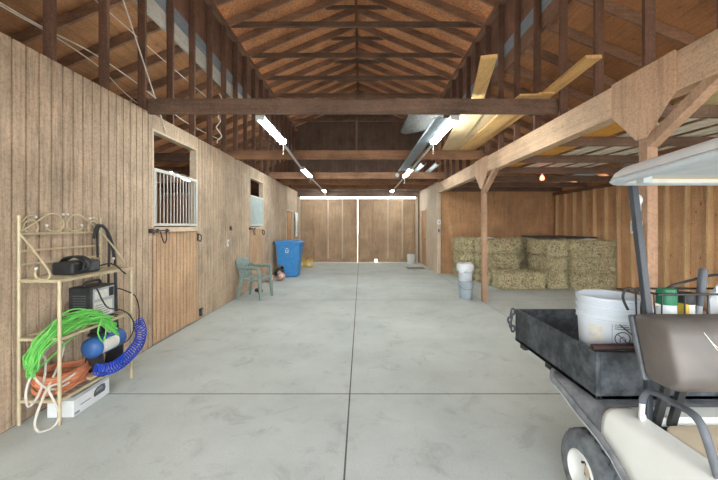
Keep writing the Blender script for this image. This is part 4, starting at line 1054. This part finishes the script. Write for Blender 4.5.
# front half, beyond the frame of the picture
cp('floor_pan', MB().box((1.2, .12, .27), (2*XM-1.2, .85, .31)), 'dgrey')
cp('front_cowl', MB().prism([(.14, .31), (.08, .62), (.0, .74), (-.22, .68), (-.42, .5), (-.45, .3), (-.1, .3)], 'X', 1.27, 2*XM-1.27), 'cream', bevel=.04, seg=3, smooth=True)
cp('seat_box', MB().box((1.29, .8, .31), (2*XM-1.29, .86, .6)), 'cream')
st = cp('steering_column', MB().rod((1.95, .05, .6), (1.95, .38, .86), .018, 10), 'black', smooth=True)
d = Vector((0, .33, .26)).normalized(); u = Vector((1, 0, 0)); w = d.cross(u); c = Vector((1.95, .4, .875))
cp('steering_wheel', MB().tube([c+u*.17*math.cos(a)+w*.17*math.sin(a) for a in [2*math.pi*i/32 for i in range(32)]], .013, 8, closed=True).bar(c-u*.165, c+u*.165, .03, .01).bar(c, c+w*.165, .03, .01), 'black', st, smooth=True)

# ------------------------------------------------------------------ cargo: nested buckets, pipe, basket and its cans
bx, by = 1.39, 1.905
for k in range(3):
    lab = ('lowest of three nested white buckets in the cargo bed, carrying the printed warning', 'middle of three nested white buckets in the cargo bed', 'top one of three nested white buckets in the cargo bed')[k]
    t = thing('bucket', lab, 'bucket', (bx, by, BZ0+.021+k*.045), R(0), 'nested buckets in the cart bed')
    MB().lathe(bucket_prof(.133, .152, .37, (.90,) if k == 0 else (.93,)), 48).build('pail', 'bluewhite', t, smooth=True)
    if k == 0:
        hr = lambda z: .133+.019*z/.37+.0012
        def onp(a, z, d=0): return ((hr(z)+d)*math.cos(a), (hr(z)+d)*math.sin(a), z)
        MB().tube([onp(R(-110+i*7), .335-.09*math.sin(i/16*math.pi), .006) for i in range(17)], .003, 6).build('bail_handle', 'iron', t, smooth=True)
        for nm, mt, a0, a1, z0, z1 in (('paper_label', 'label', -164, -136, .225, .315),):
            MB().grid([[onp(R(a0+(a1-a0)*i/8), z) for i in range(9)] for z in (z0, z1)]).build(nm, mt, t)
        ac, zc = R(-103), .258
        m = MB(); q = lambda s, h: onp(ac+s/.145, zc+h, .0008)
        m.tube([q(.034*math.cos(b), .034*math.sin(b)) for b in [2*math.pi*i/24 for i in range(24)]], .0025, 5, closed=True)
        m.tube([q(-.024, .024), q(0, 0), q(.024, -.024)], .0025, 5)
        m.tube([q(-.012, -.018), q(-.012, .002), q(0, .012), q(.012, .0), q(.01, -.018)], .002, 5)
        m.tube([q(-.046*1, -.055), q(.046, -.055), q(.046, .08), q(-.046, .08)], .0012, 4, closed=True)
        for j in range(3): m.tube([q(-.036, .05+j*.011), q(0, .05+j*.011), q(.034-.01*j, .05+j*.011)], .0018, 4)
        m.build('warning_print', 'ink', t)
o = MB().lathe([(.016, 0), (.0165, .34), (.0115, .34), (.0115, .0)], 14, axis='X').build('iron_pipe', 'pipe', smooth=True)
o.location = (1.165, 1.715, BZ1+.0175); o.rotation_euler = (0, 0, R(2)); tag(o, 'rusty iron pipe lying across the front edge of the cargo bed', 'pipe')
t = thing('wire_basket', 'black wire basket behind the cart seat holding cans', 'basket', (1.79, 1.615, .96))
bx0, bx1, by0, by1, bz0, bz1 = 1.335, 2.2, 1.53, 1.675, .975, 1.192
m = MB()
m.tube([(bx0, by0, bz1), (bx1, by0, bz1), (bx1, by1, bz1), (bx0, by1, bz1)], .005, 6, closed=True); m.build('top_rail', 'black', t, world=True, smooth=True)
m = MB()
for k in range(9):
    x = bx0+.02+k*(bx1-bx0-.04)/8; m.tube([(x, by0, bz1), (x, by0+.005, bz0), (x, by1-.005, bz0), (x, by1, bz1)], .0035, 5)
for k in range(3):
    y = by0+.02+k*(by1-by0-.04)/2; m.tube([(bx0, y, bz1), (bx0+.01, y, bz0), (bx1-.01, y, bz0), (bx1, y, bz1)], .0035, 5)
m.build('basket_wire', 'black', t, world=True)
m = MB().tube(catmull([(bx0+.005, by1-.04, bz1), (bx0-.05, by1-.03, bz1+.005), (bx0-.06, by1-.02, bz1-.04), (bx0-.035, by1-.02, bz1-.1)], 5), .006, 7); m.tube(catmull([(bx0+.005, by1-.1, bz1-.03), (bx0-.03, by1-.1, bz1-.03), (bx0-.035, by1-.1, bz1-.1), (bx0-.01, by1-.1, bz1-.16)], 5), .005, 7)
m.build('side_hook', 'black', t, world=True, smooth=True)
def can(name, label, x, y, r, z, h, capm, bodym, split, group=None, band=None):
    t = thing(name, label, 'can', (x, y, z), group=group)
    MB().lathe([(.001, 0), (r, 0), (r, h*split), (.001, h*split)], 28).build('can_body', bodym, t, smooth=True)
    MB().lathe([(.001, h*split), (r*1.04, h*split), (r*1.04, h*.9), (r*.96, h*.97), (r*.9, h), (.001, h)], 28).build('can_lid', capm, t, smooth=True)
    if band: MB().lathe([(r*1.01, band[1]*h), (r*1.01, band[2]*h)], 28).build('colour_band', band[0], t, smooth=True)
zb = .98
can('paint_can', 'white container with a tall green lid in the wire basket', 1.437, 1.60, .038, zb, .226, 'greenlid', 'white', .68)
can('spray_can', 'white and black can with a yellow stripe beside the green-lidded container', 1.545, 1.615, .031, zb, .205, 'black', 'white', .74, band=('white', .1, .3))
o = MB().box((1.486, 1.555, zb), (1.505, 1.60, zb+.16)).build('yellow_bottle', 'yellow', world=True, bevel=.006); tag(o, 'slim yellow bottle between the green-lidded container and the black-topped can', 'bottle')
t = thing('tool_handle', 'thick dark grey tool grip leaning out of the wire basket', 'tool', (1.60, 1.62, zb))
MB().tube([(.0, 0, .0), (.012, 0, .12), (.03, 0, .3)], .012, 12).build('shaft', 'lgrey', t, smooth=True)
MB().tube([(.012, 0, .14), (.02, 0, .2), (.031, 0, .31), (.032, 0, .318)], [.014, .017, .0175, .012], 14).build('grip', 'dgrey', t, smooth=True)
t = thing('plastic_sack', 'crumpled white sack with a red stripe in the wire basket', 'sack', (1.765, 1.6, zb))
m = MB(); rows = []
for i in range(13):
    a = math.pi*i/12
    rows.append([((.13*math.sin(a)*math.cos(b))*(1+.35*noise.noise(Vector((i*.6, math.cos(b)*2.5, math.sin(b)*2.5)))), .055*math.sin(a)*math.sin(b), .14-.14*math.cos(a)+.02*noise.noise(Vector((i, math.cos(b)*3, 5)))) for b in [2*math.pi*j/24 for j in range(25)]])
m.grid(rows).build('sack_body', 'bag', t, smooth=True)
MB().box((-.1, -.058, .10), (.12, -.05, .125)).build('red_stripe', 'red', t)
cable('dark_cable', [(1.47, 1.66, 1.18), (1.53, 1.665, 1.21), (1.62, 1.665, 1.235), (1.72, 1.66, 1.26), (1.86, 1.65, 1.262)], .007, 'black', 'dark cable arching along the top of the wire basket', 'cable', 6)
cable('white_loop', [(1.375, 1.60, 1.0), (1.37, 1.60, 1.09), (1.385, 1.60, 1.13), (1.41, 1.6, 1.11), (1.40, 1.6, 1.02)], .006, 'white_cord', 'white cord loop at the near end of the wire basket', 'cord', 6)

# ------------------------------------------------------------------ light and camera
w = bpy.data.worlds.new('daylight'); SC.world = w; w.use_nodes = True
bg = w.node_tree.nodes['Background']; bg.inputs[0].default_value = (.93, .97, 1.0, 1); bg.inputs[1].default_value = 4.5
cam = bpy.data.cameras.new('camera'); co = bpy.data.objects.new('camera', cam); COL.objects.link(co); SC.camera = co
cam.sensor_width = 36; cam.lens = 340/718*36; co.location = (0, 0, 1.5); co.rotation_euler = (R(90), 0, 0)
cam.shift_x = -2/718; cam.shift_y = -14/718; cam.clip_start = .02
vs = SC.view_settings; vs.view_transform = 'Standard'; vs.look = 'None'; vs.gamma = 1; vs.use_curve_mapping = False; vs.exposure = 0.66
